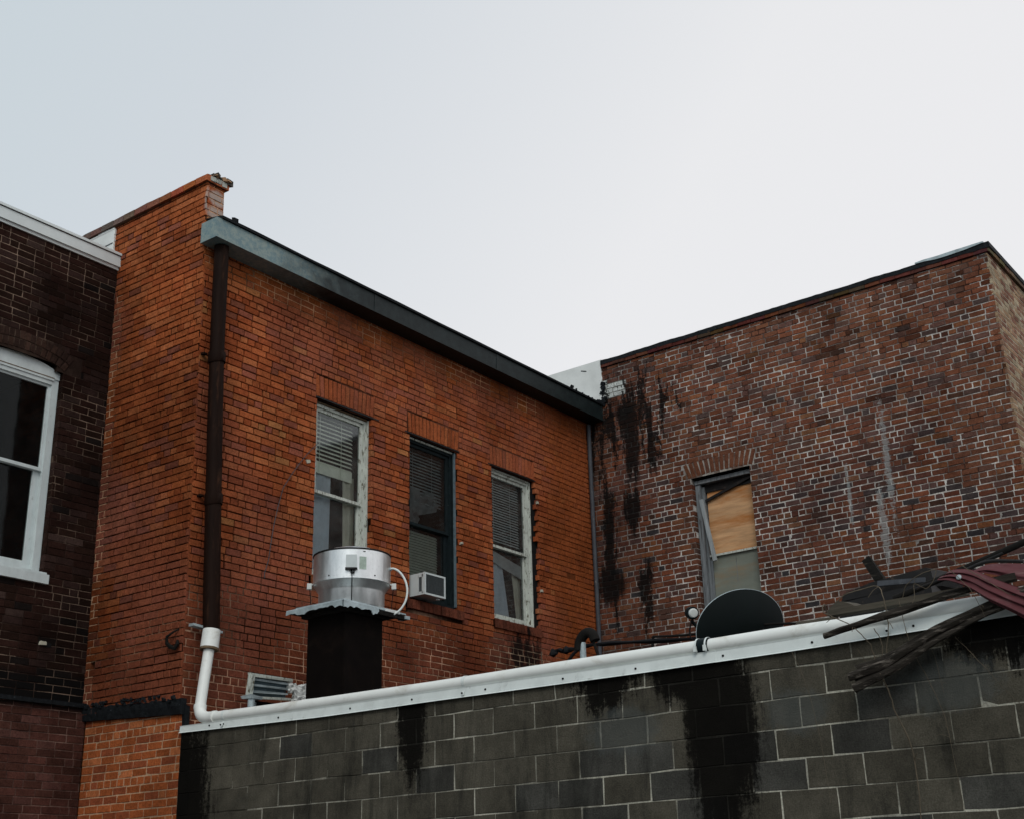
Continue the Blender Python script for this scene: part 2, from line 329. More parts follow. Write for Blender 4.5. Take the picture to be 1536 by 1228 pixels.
def masonry(mb,F,s0,s1,z0,z1,bholes,mholes,tint,mcol,mdep,prot=lambda s,z:0,L=.2075,W=.1035,joint=.010,hdr=6,ph=0,deep=.16,jit=.0016,skip=lambda s,z:False,ch=CH,vj=1.0):
    S0=s0 if callable(s0) else (lambda z:s0); S1=s1 if callable(s1) else (lambda z:s1)
    k=0; z=z0
    while z<z1-.01:
        zt=min(z+ch,z1); zc=(z+zt)/2; a0=S0(zc); a1=S1(zc)
        row=int(round(z/ch))
        head=(hdr and row%hdr==0); ln=W if head else L
        off=(W*.5 if head else (L*.5 if row%2 else 0))+RND.uniform(-.012,.012)+ph
        hb=[h for f in bholes for h in [f(zc)] if h]
        x=math.floor((a0-off)/ln)*ln+off-ln
        while x<a1:
            l2=ln*RND.uniform(.975,1.025)
            if not head and RND.random()<.12: l2=W
            for p,q in clip(max(x,a0),min(x+l2,a1),hb):
                jj=joint*vj*(RND.uniform(.75,1.25))
                pl=p+(jj/2 if abs(p-x)<1e-6 else 0); ql=q-(jj/2 if abs(q-(x+l2))<1e-6 else 0)
                if ql-pl<.006 or skip((pl+ql)/2,zc): continue
                edl=any(abs(h[1]-p)<1e-6 for h in hb); edr=any(abs(h[0]-q)<1e-6 for h in hb)
                s_=(pl+ql)/2; jz=joint*RND.uniform(.38,.62)
                brick(mb,F,pl,ql,z+jz,zt-jz,tint(s_,zc,head),prot(s_,zc)+RND.uniform(-.0015,.002),jit,deep if edl else .03,deep if edr else .03)
            x+=l2
        hm=[h for f in mholes for h in [f(zc)] if h]
        for p,q in clip(a0,a1,hm):
            nseg=max(1,int((q-p)/.09)); 
            for i in range(nseg):
                u=p+(q-p)*i/nseg; w=p+(q-p)*(i+1)/nseg
                pts=[F(u,z,-mdep(u,z)),F(w,z,-mdep(w,z)),F(w,zt,-mdep(w,zt)),F(u,zt,-mdep(u,zt))]
                mb.face(oriented(F,pts),1,mcol((u+w)/2,zc))
            for ed,h in ((p,any(abs(hh[1]-p)<1e-6 for hh in hm)),(q,any(abs(hh[0]-q)<1e-6 for hh in hm))):
                if h:
                    e2=ed+(-.004 if ed==q else .004)
                    mb.face([F(e2,z,0-.004),F(e2,z,-deep),F(e2,zt,-deep),F(e2,zt,-.004)],1,mcol(ed,zc))
        z=zt; k+=1
def soldiers(mb,F,sa,sb,z0,z1,n,tint,fan=0,curve=0,w=None,rings=1,prot=0,dp=.16):
    sm=(sa+sb)/2; wd=(sb-sa)/n
    for i in range(n):
        a=sa+i*wd+.007; b=a+wd-.014; t=((a+b)/2-sm)/((sb-sa)/2)
        zz=curve*(1-t*t)
        for r in range(rings):
            h=(z1-z0)/rings
            brick(mb,F,a,b,z0+zz+r*h+.003,z0+zz+(r+1)*h-.004,tint((a+b)/2,z1,True),prot+RND.uniform(-.002,.002),.002,.03,.03,0,((a+b)/2,z0+zz,-fan*t))
def nz(s,z,f=1,o=0): return noise.noise(Vector((s*f+o,z*f,o*1.3)))
def pick(pal):
    t=RND.random()*sum(p[0] for p in pal)
    for w,c in pal:
        t-=w
        if t<=0: break
    k=RND.uniform(.82,1.18); return tuple(x*k for x in c)
def lerp(a,b,t): t=max(0,min(1,t)); return tuple(x+(y-x)*t for x,y in zip(a,b))
def sst(a,b,x): t=max(0,min(1,(x-a)/(b-a))); return t*t*(3-2*t)

PALA=[(7,(.365,.098,.035)),(4,(.31,.076,.027)),(3,(.41,.128,.048)),(1.8,(.27,.082,.048)),(.4,(.23,.075,.042)),(.4,(.40,.16,.06))]
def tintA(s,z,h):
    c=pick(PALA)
    lo=1-sst(1.0,2.2,z+.3*nz(s,z,1.4)); c=lerp(c,(.125,.036,.020),lo*.85); c=tuple(x*(.93+.10*nz(s,z,.5,77)) for x in c)  # lower courses: darker brick, with shade above the low roof painted in
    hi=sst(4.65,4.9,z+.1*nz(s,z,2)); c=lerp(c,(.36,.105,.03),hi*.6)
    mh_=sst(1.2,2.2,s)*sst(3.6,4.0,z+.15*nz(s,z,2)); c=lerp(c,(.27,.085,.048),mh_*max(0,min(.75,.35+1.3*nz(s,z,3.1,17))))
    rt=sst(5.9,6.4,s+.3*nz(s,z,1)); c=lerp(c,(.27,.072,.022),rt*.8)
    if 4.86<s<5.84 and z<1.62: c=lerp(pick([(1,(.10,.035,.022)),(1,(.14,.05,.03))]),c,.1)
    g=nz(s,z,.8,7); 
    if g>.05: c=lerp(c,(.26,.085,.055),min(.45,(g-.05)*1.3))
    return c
def mcolA(s,z):
    c=(.022,.008,.004)
    hi=sst(4.72,4.85,z+.06*nz(s,z,2)); c=lerp(c,(.80,.44,.24),hi*.9*max(0,min(1,.75+1.6*nz(s,z,1.3,3))))
    mh_=sst(1.2,2.2,s)*sst(3.7,4.0,z+.15*nz(s,z,2)); c=lerp(c,(.16,.060,.035),mh_*max(0,min(.9,.55+1.5*nz(s,z,1.9,27))))
    lo=1-sst(1.25,1.75,z+.3*nz(s,z,1.2,5)); c=lerp(c,(.55,.33,.22),lo*max(0,min(1,.70+1.8*nz(s,z,1.5,9))))
    rt=sst(5.85,6.3,s); c=lerp(c,(.20,.058,.02),rt*.7*(1-lo))
    if 4.84<s<5.84 and z<1.62: c=(.40,.29,.20)
    return c
def mdepA(s,z):
    hi=sst(4.7,4.85,z); lo=1-sst(1.25,1.75,z); rt=sst(5.85,6.3,s)
    return .017-.012*max(hi,lo*.9,rt*.7,.7*sst(1.2,2.2,s)*sst(3.7,4.0,z))+.006*nz(s,z,7)
W1=(1.645,2.555); W2=(3.235,4.145); W3=(4.87,5.80)
def rect(a,b,z0,z1): return lambda z:(a,b) if z0<z<z1 else None
rag={}
def w3h(z):
    if 1.775<z<3.835:
        k=int(z/CH); rag.setdefault(k,RND.choice((.03,.05,.085,.10))*RND.uniform(.8,1.1)); return (W3[0],W3[1]+rag[k])
WZ0,WZ1=1.765,3.835
def LEAN(z): return -(.045+.0115*max(0,z)) if z>.2 else 0.0

# ================================================================== ORANGE BUILDING
OB=thing('orange_brick_building','tall orange red brick building with three sash windows under a long metal box gutter','building',(3.6,4,GZ))
FA=fr((0,0,0),(1,0,0),(0,-1,0))
mb=MB()
bh=[rect(*W1,WZ0,WZ1),rect(*W2,WZ0,WZ1),w3h]
mh=[rect(*W1,WZ0,WZ1),rect(*W2,WZ0,WZ1),rect(W3[0],W3[1]+.115,1.775,3.835)]
arch=[rect(W1[0]-.02,W1[1]+.03,3.83,4.105),rect(W2[0]-.05,W2[1]+.05,3.83,4.105),rect(W3[0]-.03,W3[1]+.03,3.83,4.105)]
sills=[rect(3.17,4.235,1.635,1.765),rect(4.845,5.865,1.65,1.775),rect(1.6,2.6,1.635,1.765)]
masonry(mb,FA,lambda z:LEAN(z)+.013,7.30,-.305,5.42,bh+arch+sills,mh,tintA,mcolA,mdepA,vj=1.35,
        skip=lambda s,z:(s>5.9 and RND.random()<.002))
for (a,b) in (W1,W2,W3):
    soldiers(mb,FA,a-.018,b+.03,3.842,4.10,14,lambda s,z,h:lerp(tintA(s,3.3,h),(.30,.085,.035),.3),fan=.09)
for a,b,z0,z1 in((3.18,4.23,1.642,1.752),(4.85,5.86,1.655,1.77),(1.61,2.59,1.642,1.752)):
    n=int((b-a)/.075)
    for i in range(n):
        p=a+(b-a)*i/n; q=a+(b-a)*(i+1)/n-.009
        mb.box((p,-.032+RND.uniform(-.004,.004),z0+RND.uniform(-.003,.003)),(q,.16,z1+RND.uniform(-.003,.003)),0,lerp((.10,.035,.022),(.16,.05,.03),RND.random()) if a>3 else (.2,.07,.03))
    mb.box((a,-.016,z0+.004),(b-.01,.155,z1-.006),1,(.07,.045,.03))
# parapet end above the gutter
masonry(mb,FA,lambda z:LEAN(z)+.013,.135,5.42,5.83,[],[],lambda s,z,h:tintA(s,4,h),mcolA,lambda s,z:.008)
mb.face([(.128,.004,5.3),(.128,8,5.3),(.128,8,5.83),(.128,.004,5.83)],1,(.16,.06,.03))
mb.face([(7.3,.02,5.5),(-.1,.02,5.5),(-.1,8,5.5),(7.3,8,5.5)][::-1],1,(.05,.05,.05))
front=mb.build('front_wall',[M['brickA'],M['mortA']],OB)
# side wall
FE=fr((0,0,0),(0,1,0),(-1,0,0),lambda z:Vector((LEAN(z),0,0)))
mb=MB()
PALE=[(6,(.37,.100,.034)),(4,(.31,.077,.027)),(3,(.40,.122,.046)),(1,(.27,.085,.050)),(.3,(.22,.07,.038))]
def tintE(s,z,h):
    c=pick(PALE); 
    up=sst(2.5,5.2,z); c=lerp(tuple(x*.62 for x in c),tuple(x*1.05 for x in c),up)  # bricks lighten with height: stronger light near the top painted in
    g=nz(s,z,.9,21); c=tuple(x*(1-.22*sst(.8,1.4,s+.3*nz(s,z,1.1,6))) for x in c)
    if g>.08: c=lerp(c,(.22,.08,.06),min(.55,(g-.08)*1.7))
    if z<2 and nz(s,z,1.1,2)>0: c=lerp(c,(.20,.055,.025),.5)
    return c
def mcolE(s,z):
    if z<.2: return (.45,.26,.15)
    c=(.022,.009,.005)
    e=sst(1.30,1.42,s) if z<4.9 else 0; c=lerp(c,(.52,.32,.20),e*.95)
    lo=(1-sst(.9,1.4,z))*max(0,min(1,.1+2.2*nz(s,z,1.6,4))); return lerp(c,(.40,.24,.15),lo)
def mdE(s,z): return .012-.008*max(1-sst(.1,.3,z),sst(1.3,1.42,s)*.9)+.002*nz(s,z,3,8)
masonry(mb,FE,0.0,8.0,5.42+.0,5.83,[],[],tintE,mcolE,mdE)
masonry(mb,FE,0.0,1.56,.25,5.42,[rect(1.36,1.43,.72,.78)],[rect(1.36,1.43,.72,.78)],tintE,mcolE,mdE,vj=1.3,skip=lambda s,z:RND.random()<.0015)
side=mb.build('side_wall',[M['brickE'],M['mortA']],OB)
FE2=fr((0,0,0),(0,1,0),(-1,0,0))
mb=MB()
masonry(mb,FE2,0.0,1.49,GZ,.26,[],[],lambda s,z,h:pick([(3,(.33,.09,.03)),(2,(.26,.07,.03)),(1,(.40,.13,.05))]),lambda s,z:(.46,.30,.19),lambda s,z:.004,ph=.05)
mb.build('lower_side_wall',[M['brickE'],M['mortA']],OB)
# coping
mb=MB(); y=-.035
while y<8:
    l=RND.uniform(.19,.23); x0=LEAN(5.9)-.038; k=sst(.2,1.5,y)
    c=lerp((.40,.12,.05),(.16,.11,.09),k); c=tuple(q*RND.uniform(.8,1.15) for q in c)
    mb.box((x0,y,5.832),(.165,y+l-.008,5.905+RND.uniform(-.004,.004)),0,c,.003)
    y+=l
mb.box((LEAN(5.9)-.02,-.02,5.83),(.15,8,5.898),1,(.14,.08,.05))
y=-.02
while y<8:
    l=RND.uniform(.1,.3); z=5.93+RND.uniform(-.012,.012)
    mb.box((LEAN(5.9)-.01,y,5.900),(.13,y+l,z),1,lerp((.25,.11,.06),(.10,.10,.09),sst(.3,1.4,y+RND.uniform(-.3,.3))),.006); y+=l*.95
for i in range(26):
    x=RND.uniform(-.05,.17); yy=RND.uniform(-.05,.14)
    mb.obox((x,yy,5.925),((1,.3,0),(-.3,1,0),(0,0,1)),(.03,.03,.018),1,RND.choice([(.5,.5,.45),(.06,.06,.05),(.4,.25,.15)]),.01)
mb.box((.12,-.05,5.90),(.20,.02,5.955),1,(.10,.09,.08),.015)
for x in (-.10,-.02,.06): mb.box((x,-.043,5.842+RND.uniform(0,.01)),(x+.07,-.034,5.90),1,RND.choice([(.5,.52,.48),(.42,.44,.40)]),.006)
mb.build('parapet_coping',[M['brickE'],M['tint']],OB)
mb=MB(); n=20
for i in range(n):
    za=5.36+(5.80-5.36)*i/n; zb=5.36+(5.80-5.36)*(i+1)/n; x0=LEAN(5.6)-.022; ya=1.585+RND.uniform(-.006,.006)
    mb.box((x0,ya,za),(x0+.02,8,zb))
for i in range(60):
    y=1.6+i*.1; mb.box((x0,y,5.795),(x0+.02,y+.1,5.805+RND.uniform(0,.03)))
mb.build('white_parapet_render',M['plaster'],OB)
mb=MB(); mb.box((x0-.006,1.6,5.615),(x0-.001,8,5.625)); mb.build('panel_joint',M['conduit'],OB)
# gutter
mb=MB()
X0,X1=-.155,7.29
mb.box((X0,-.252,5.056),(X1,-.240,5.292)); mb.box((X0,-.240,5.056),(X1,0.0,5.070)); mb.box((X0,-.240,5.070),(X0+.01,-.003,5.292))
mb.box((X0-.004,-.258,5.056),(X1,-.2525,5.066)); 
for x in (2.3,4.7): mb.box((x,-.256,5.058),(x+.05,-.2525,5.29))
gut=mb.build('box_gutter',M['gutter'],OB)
mb=MB()
V=[]; n=70
for i in range(n):
    x=X0+.06+(X1-X0-.06)*i/(n-1); dz=.007*nz(x,0,1.3)
    V+= [(x,-.275,5.294),(x,-.278,5.322+dz),(x,-.2,5.345+dz),(x,.1,5.40)]
Fc=[]
for i in range(n-1):
    for j in range(3): Fc.append((i*4+j,i*4+j+1,(i+1)*4+j+1,(i+1)*4+j))
    Fc.append((i*4+3,i*4,(i+1)*4,(i+1)*4+3))
mb.mesh(V,Fc+[(0,1,2,3)]); mb.box((.12,-.2,5.35),(.18,-.17,5.42),0,(1,1,1),.01); mb.box((.04,-.19,5.35),(.15,-.17,5.375),0,(1,1,1),.005)
for i in range(28): mb.obox((6.9+RND.uniform(-.35,.35),-.1+RND.uniform(-.1,.15),5.37+RND.uniform(0,.05)),((1,RND.uniform(-1,1),.2),(0,1,RND.uniform(-1,1)),(0,0,1)),(RND.uniform(.01,.05),.012,.012),0,(1,1,1),.006)
mb.build('tarred_roof_edge',M['tar'],OB)
# downpipe
mb=MB(); pth=[(.041,-.12,5.05),(.047,-.12,4.5),(.06,-.12,3.78),(.09,-.12,3.0),(.125,-.12,2.24),(.16,-.12,1.5),(.192,-.12,.90)]
mb.tube(pth,[.078,.078,.076,.080,.080,.083,.083],20)
dp=mb.build('downpipe',M['downpipe'],OB,True)
for z,x in((3.76,.062),(2.24,.126)):
    mb=MB(); mb.tube([(x-.001,-.12,z+.055),(x,-.12,z+.05),(x,-.12,z-.05),(x+.001,-.12,z-.055)],[.086,.092,.092,.086],20)
    mb.box((x-.12,-.055,z+.03),(x-.07,-.005,z+.05)); mb.box((x+.07,-.055,z+.03),(x+.12,-.005,z+.05)); mb.build('collar',M['downpipe'],dp,True)
# flashing band, holes, hooks
mb=MB(); V=[];F_=[]; n=40
for i in range(n+1):
    y=-.03+1.58*i/n; zt=.262+.075*i/n+.012*nz(y,0,9)+RND.uniform(-.004,.010); zb=.118+.085*i/n+.008*nz(y,3,7)
    V+=[(-.034-.01*nz(y,1,8),y,zb),(-.05-.012*nz(y,2,9),y,(zb+zt)/2),(-.054,y,zt-.012),(-.04,y,zt)]
for i in range(n):
    for j in range(3): F_.append((i*4+j,(i+1)*4+j,(i+1)*4+j+1,i*4+j+1))
V2=[(0.02,p[1],p[2]) for p in V]; m0=len(V)
mb.mesh(V+V2,F_+[(i*4+3,(i+1)*4+3,m0+(i+1)*4+3,m0+i*4+3) for i in range(n)]+[(i*4,m0+i*4,m0+(i+1)*4,(i+1)*4) for i in range(n)]+[(0,1,2,3,m0+3,m0+2,m0+1,m0)])
for i in range(45):
    y=RND.uniform(0,1.5); mb.obox((-.06,y,.27+.05*y+RND.uniform(-.02,.03)),((0,1,.2),(0,-.2,1),(1,0,0)),(.02,.012,.006),0,(1,1,1),.008)
mb.box((.0,-.05,-.02),(.05,0.0,.20),0,(1,1,1),.006)
mb.build('tar_flashing',M['tar'],OB)
mb=MB(); mb.tube([(-.06,.05,.93),(-.10,.09,.90),(-.12,.155,.86),(-.11,.16,.80),(-.10,.11,.76),(-.09,.06,.74),(-.085,.03,.78),(-.08,.04,.82)],[.006,.010,.014,.018,.02,.02,.018,.01],8,rough=.2)
mb.build('iron_hook',M['iron'],OB,True)
mb=MB(); mb.obox((.11,-.06,.957),((1,0,-.06),(0,1,0),(0,0,1)),(.12,.035,.012),0,(1,1,1),.002); mb.obox((.34,-.05,.945),((1,0,-.1),(0,1,0),(0,0,1)),(.035,.03,.010),0,(1,1,1),.002)
mb.build('pipe_bracket',M['galv'],OB)
for p in ((1.52,-.008,3.02),(5.86,-.02,3.52),(5.9,-.01,2.3),(4.20,-.01,2.62)):
    mb=MB(); mb.obox(p,((1,0,.2),(0,1,0),(-.2,0,1)),(.022,.012,.017),0,(1,1,1),.008); mb.build('wall_anchor',M['stone'],OB)
for a,b in((W1[0]-.025,W1[1]+.125),(W2[0]-.09,W2[1]+.055),(W3[0]-.08,W3[1]+.06)):
    mb=MB(); mb.box((a,-.003,3.822),(b,.15,3.838)); mb.build('steel_lintel',M['rustblack'],OB)
# rear volume of the building (walls + roof behind the facade)
mb=MB(); mb.box((.14,.3,5.36),(7.29,8,5.44)); mb.build('roof_deck',M['roofing'],OB)
mb=MB(); mb.box((0,8.0,GZ),(7.3,8.2,5.4),0,(.2,.07,.03)); mb.build('rear_wall',M['tint'],OB)

def interior(name_parent,F,a,b,z0,z1,n0=-.17,n1=-.9):
    mb=MB()
    q=[F(a,z0,n0),F(b,z0,n0),F(b,z1,n0),F(a,z1,n0)]; r=[F(a,z0,n1),F(b,z0,n1),F(b,z1,n1),F(a,z1,n1)]
    mb.face(r); 
    for i in range(4): mb.face([q[i],q[(i+1)%4],r[(i+1)%4],r[i]])
    return mb.build('room_lining',M['inside'],name_parent)
def fbox(mb,F,s0,s1,z0,z1,n0,n1,m=0,c=(1,1,1),jit=0):
    P=[F(s,z,n) for n in(n0,n1) for s,z in((s0,z0),(s1,z0),(s1,z1),(s0,z1))]
    if jit: P=[p+Vector([RND.uniform(-jit,jit) for _ in range(3)]) for p in P]
    mb.mesh(P,[(0,1,2,3),(4,7,6,5),(0,4,5,1),(1,5,6,2),(2,6,7,3),(3,7,4,0)],m,c)
def blind(F,a,b,z0,z1,n,pitch,mat,par,bottom=0,tilt=.5,name='blind'):
    mb=MB(); z=z1
    while z>z0+bottom:
        p=[F(a,z,n-.012),F(b,z,n-.012),F(b,z-pitch*tilt,n+.012),F(a,z-pitch*tilt,n+.012)]
        mb.face(p); z-=pitch
    if bottom: fbox(mb,F,a,b,z0,z0+bottom,n-.01,n+.006)
    for s in (a+(b-a)*.22,a+(b-a)*.72): fbox(mb,F,s,s+.004,z0,z1,n+.013,n+.016)
    return mb.build(name,mat,par)
def curtain(F,pts_top,pts_bot,n,mat,par,folds=6,amp=.02,name='curtain',fz=0):
    (a0,z1),(a1,z1b)=pts_top; (b0,z0),(b1,z0b)=pts_bot
    mb=MB(); nu,nv=40,14; V=[];Fc=[]
    for j in range(nv+1):
        t=j/nv
        for i in range(nu+1):
            u=i/nu; s=(a0+(a1-a0)*u)*(1-t)+(b0+(b1-b0)*u)*t; z=(z1+(z1b-z1)*u)*(1-t)+(z0+(z0b-z0)*u)*t
            V.append(F(s,z,n+amp*math.sin(u*folds*6.28+t*1.5)+fz*nz(u*3,t*3,1.5,3)))
    for j in range(nv):
        for i in range(nu): Fc.append((j*(nu+1)+i,j*(nu+1)+i+1,(j+1)*(nu+1)+i+1,(j+1)*(nu+1)+i))
    mb.mesh(V,Fc); return mb.build(name,mat,par,True)

def sash_window(F,W,z0,z1,mf,mt,par,meet=2.76,nF=-.075,jam=.055,stile=.045,low=0,headtrim=None,label=None,glass='glass',sideblue=True,upper_in=0):
    """outer frame object, with sashes, panes and blinds under it"""
    a,b=W
    mb=MB()
    fbox(mb,F,a+.004,a+.004+jam,z0,z1-.03,nF-.09,nF)
    fbox(mb,F,b-.004-jam,b-.004,z0,z1-.03,nF-.09,nF,0,(1,1,1))
    fbox(mb,F,a+.004,b-.004,z1-.03-.05,z1-.031,nF-.09,nF+.002)
    fbox(mb,F,a+.01,b-.01,z0,z0+.045,nF-.09,nF+.018)
    if sideblue:
        fbox(mb,F,b-.02,b-.002,z0+.02,z1-.03,nF-.06,nF+.025)
    frm=mb.build('window',mf,par)
    if label: frm['label']=label
    mb=MB(); fbox(mb,F,a+.02,b-.03,z1-.045,z1-.022,nF+.003,nF+.022,0,(1,1,1),.002); mb.build('head_trim',headtrim or M['brown_wood'],frm)
    A=a+.004+jam; B=b-.004-jam; T=z1-.081
    for nm,(p,q,nn) in (('upper_sash',(meet-.02,T,nF-.02)),('lower_sash',(z0+.045,meet+.02,nF-.052))):
        mb=MB()
        fbox(mb,F,A,A+stile,p,q,nn-.03,nn); fbox(mb,F,B-stile,B,p,q,nn-.03,nn)
        fbox(mb,F,A+stile,B-stile,p,p+(.035 if nm=='upper_sash' else .06),nn-.03,nn+(.004 if nm=='upper_sash' else 0)); fbox(mb,F,A+stile,B-stile,q-.04,q,nn-.03,nn)
        mb.build(nm,mt,frm)
        mb=MB(); mb.face([F(A+stile-.002,p,nn-.015),F(B-stile+.002,p,nn-.015),F(B-stile+.002,q,nn-.015),F(A+stile-.002,q,nn-.015)]); mb.build('pane',M[glass],frm)
    interior(frm,F,a-.0,b+.0,z0,z1)
    return frm,(A+stile,B-stile)
# left window
w,(a,b)=sash_window(FA,W1,WZ0,WZ1,M['old_white'],M['old_white'],OB,label='white sash window with a half lowered blind')
blind(FA,a-.03,b-.03,3.02,3.72,-.19,.050,M['blind'],w,bottom=.13,tilt=.62)
curtain(FA,((a-.03,3.1),(a+.36,3.1)),((a-.03,1.8),(a+.34,1.8)),-.22,M['cloth'],w,2,.008)
curtain(FA,((b-.16,3.1),(b+.03,3.1)),((b-.14,1.8),(b+.03,1.8)),-.21,M['cloth2'],w,2,.012)
# middle window
w,(a,b)=sash_window(FA,W2,WZ0,WZ1,M['darkpaint'],M['darkpaint'],OB,meet=2.73,label='dark painted sash window with crumpled cloth behind',glass='glassd',headtrim=M['old_white'],stile=.055)
mb=MB(); fbox(mb,FA,W2[1]-.024,W2[1]+.002,1.80,3.80,-.049,-.025); mb.build('blue_edge_strip',M['bluepaint'],w)
blind(FA,a-.02,b+.02,3.05,3.74,-.19,.041,M['blindgrey'],w,tilt=.7)
curtain(FA,((a-.02,3.22),(b-.06,3.22)),((a-.02,2.80),(b-.10,3.0)),-.175,M['cloth3'],w,5,.015,'draped_cloth',.05)
curtain(FA,((a-.02,3.0),(a+.30,3.0)),((a-.02,2.75),(a+.22,2.75)),-.18,M['cloth3'],w,4,.015,'draped_cloth',.04)
blind(FA,a-.02,b-.06,1.80,2.68,-.20,.034,M['blind'],w,tilt=1.15)
# right window
w,(a,b)=sash_window(FA,(W3[0],W3[1]-.01),1.775,WZ1,M['old_white'],M['old_white'],OB,label='white sash window beside a broken dark brick edge',headtrim=M['old_white'],sideblue=True,meet=2.77)
blind(FA,a-.02,b+.0,2.86,3.72,-.19,.036,M['blindgrey'],w,tilt=.72)
curtain(FA,((a-.02,2.75),(b+.02,2.62)),((a-.02,2.60),(b+.02,2.44)),-.17,M['cloth3'],w,1,.004,'sagging_valance')
curtain(FA,((a-.02,2.68),(a+.33,2.6)),((a-.02,1.8),(a+.47,1.8)),-.20,M['cloth'],w,2,.01)
curtain(FA,((b-.17,2.6),(b+.02,2.6)),((b-.08,1.8),(b+.02,1.8)),-.21,M['cloth2'],w,2,.01)
mb=MB(); mb.box((W3[1]-.005,.05,1.78),(W3[1]+.125,.3,3.84)); mb.build('dark_gap',M['inside'],OB)
# corner conduit
mb=MB(); mb.tube([(7.20,-.045,5.02),(7.20,-.045,3.4),(7.205,-.045,1.9),(7.205,-.045,0)],.032,10); mb.build('corner_conduit',M['conduit'],OB,True)

# air conditioner
AC=thing('air_conditioner','white box air conditioner standing out of the dark middle window','air conditioner',(3.4,-.1,1.80))
mb=MB(); x0,x1,y0,z0,z1=3.275,3.655,-.205,1.79,2.055
e=.022
for bx in (((x0,y0,z0),(x0+e,y0+.03,z1)),((x1-e,y0,z0),(x1,y0+.03,z1)),((x0+e,y0,z0),(x1-e,y0+.03,z0+e)),((x0+e,y0,z1-e),(x1-e,y0+.03,z1))): mb.box(*bx)
mb.box((x0+.004,y0+.032,z0+.002),(x1-.004,.12,z0+.02)); mb.box((x0+.004,y0+.032,z1-.02),(x1-.004,.12,z1-.002)); mb.box((x1-.018,y0+.032,z0+.02),(x1-.004,.12,z1-.02))
mb.box((x0+.004,-.105,z0+.02),(x0+.018,.12,z1-.02)); mb.box((x0+.004,y0+.032,z0+.02),(x0+.018,y0+.05,z1-.02)); mb.box((x0+.004,y0+.032,z1-.05),(x0+.018,-.10,z1-.02)); mb.box((x0+.004,y0+.032,z0+.02),(x0+.018,-.10,z0+.04))
mb.build('casing',M['acw'],AC)
mb=MB(); mb.box((x0+e,y0+.012,z0+e),(x1-e,y0+.02,z1-e)); 
for i in range(26):
    zz=z0+e+.006+i*(z1-z0-2*e-.01)/26; mb.box((x0+e,y0+.006,zz),(x1-e,y0+.0115,zz+.003))
for i in range(5):
    xx=x0+.07+i*.05; mb.box((xx,y0+.003,z0+e),(xx+.003,y0+.0055,z1-e))
mb.build('grille',M['acg'],AC)
mb=MB()
for i in range(4):
    yy=y0+.055+i*.011; mb.box((x0+.007,yy,z0+.042),(x0+.016,yy+.006,z1-.052))
mb.box((x0+.012,y0+.05,z0+.04),(x0+.017,-.105,z1-.05)); mb.build('side_louvre',M['acg'],AC)
mb=MB(); mb.lathe((3.57,-.15,1.77),[(0,.0),(.028,.0),(.03,.012),(.0,.02)],12); mb.build('drain_cup',M['acw'],AC)

# window cable on the wall
mb=MB(); mb.tube([(1.66,-.02,3.27),(1.6,-.016,3.21),(1.49,-.014,3.09),(1.385,-.014,2.96),(1.27,-.014,2.80),(1.161,-.014,2.63),(1.096,-.013,2.40),(1.05,-.014,2.2),(1.026,-.013,2.05),(.994,-.013,1.80),(.946,-.012,1.65),(.95,-.012,1.6)],.0042,6)
tag(mb.build('wall_cable',M['conduit'],None,True),'thin cable curving down the orange brick from the left sash window','cable')

# ================================================================== DARK BROWN BUILDING
DB=thing('dark_brown_building','dark brown brick building with an arched white window and pale roof fascia','building',(-2.5,4,GZ))
FD=fr((0,1.5,0),(-1,0,0),(0,-1,0))
AW=(.655,1.70); AC_=(AW[0]+AW[1])/2
def archz(s):  # underside of the arch
    t=(s-AC_)/((AW[1]-AW[0])/2); return 3.80+.185*math.sqrt(max(0,1-.78*t*t))-.185*math.sqrt(.22)
def archhole(off,ztop):
    def f(z):
        if z<1.60: return None
        if z<3.79: return (AW[0]-(off if off else 0)*0,AW[1])
        # width where arch underside+off is above z
        lo,hi=AC_,AW[1]+off
        def up(s):
            t=min(1,abs(s-AC_)/((AW[1]-AW[0])/2+off)); return 3.80+off*.93+(.185+.02*(off>0))*(math.sqrt(1-.78*t*t)-math.sqrt(.22))
        if up(AC_)<=z: return None
        for _ in range(30):
            md=(lo+hi)/2
            if up(md)>z: lo=md
            else: hi=md
        return (2*AC_-lo,lo)
    return f
mb=MB()
PALD=[(5,(.028,.013,.010)),(3,(.022,.011,.008)),(2,(.034,.019,.016)),(.3,(.05,.031,.026)),(1,(.015,.011,.010))]
def tintD(s,z,h):
    c=pick(PALD)
    return c
def mcolD(s,z):
    return lerp((.032,.019,.015),(.30,.215,.16),max(0,min(1,.35+1.9*nz(s,z,1.9,13))))
masonry(mb,FD,lambda z:-LEAN(z)-.01,5.2,.37,5.27,[archhole(0,0),archhole(.215,0)],[archhole(0,0)],tintD,mcolD,lambda s,z:.006+.002*nz(s,z,3),joint=.008,hdr=0,deep=.14)
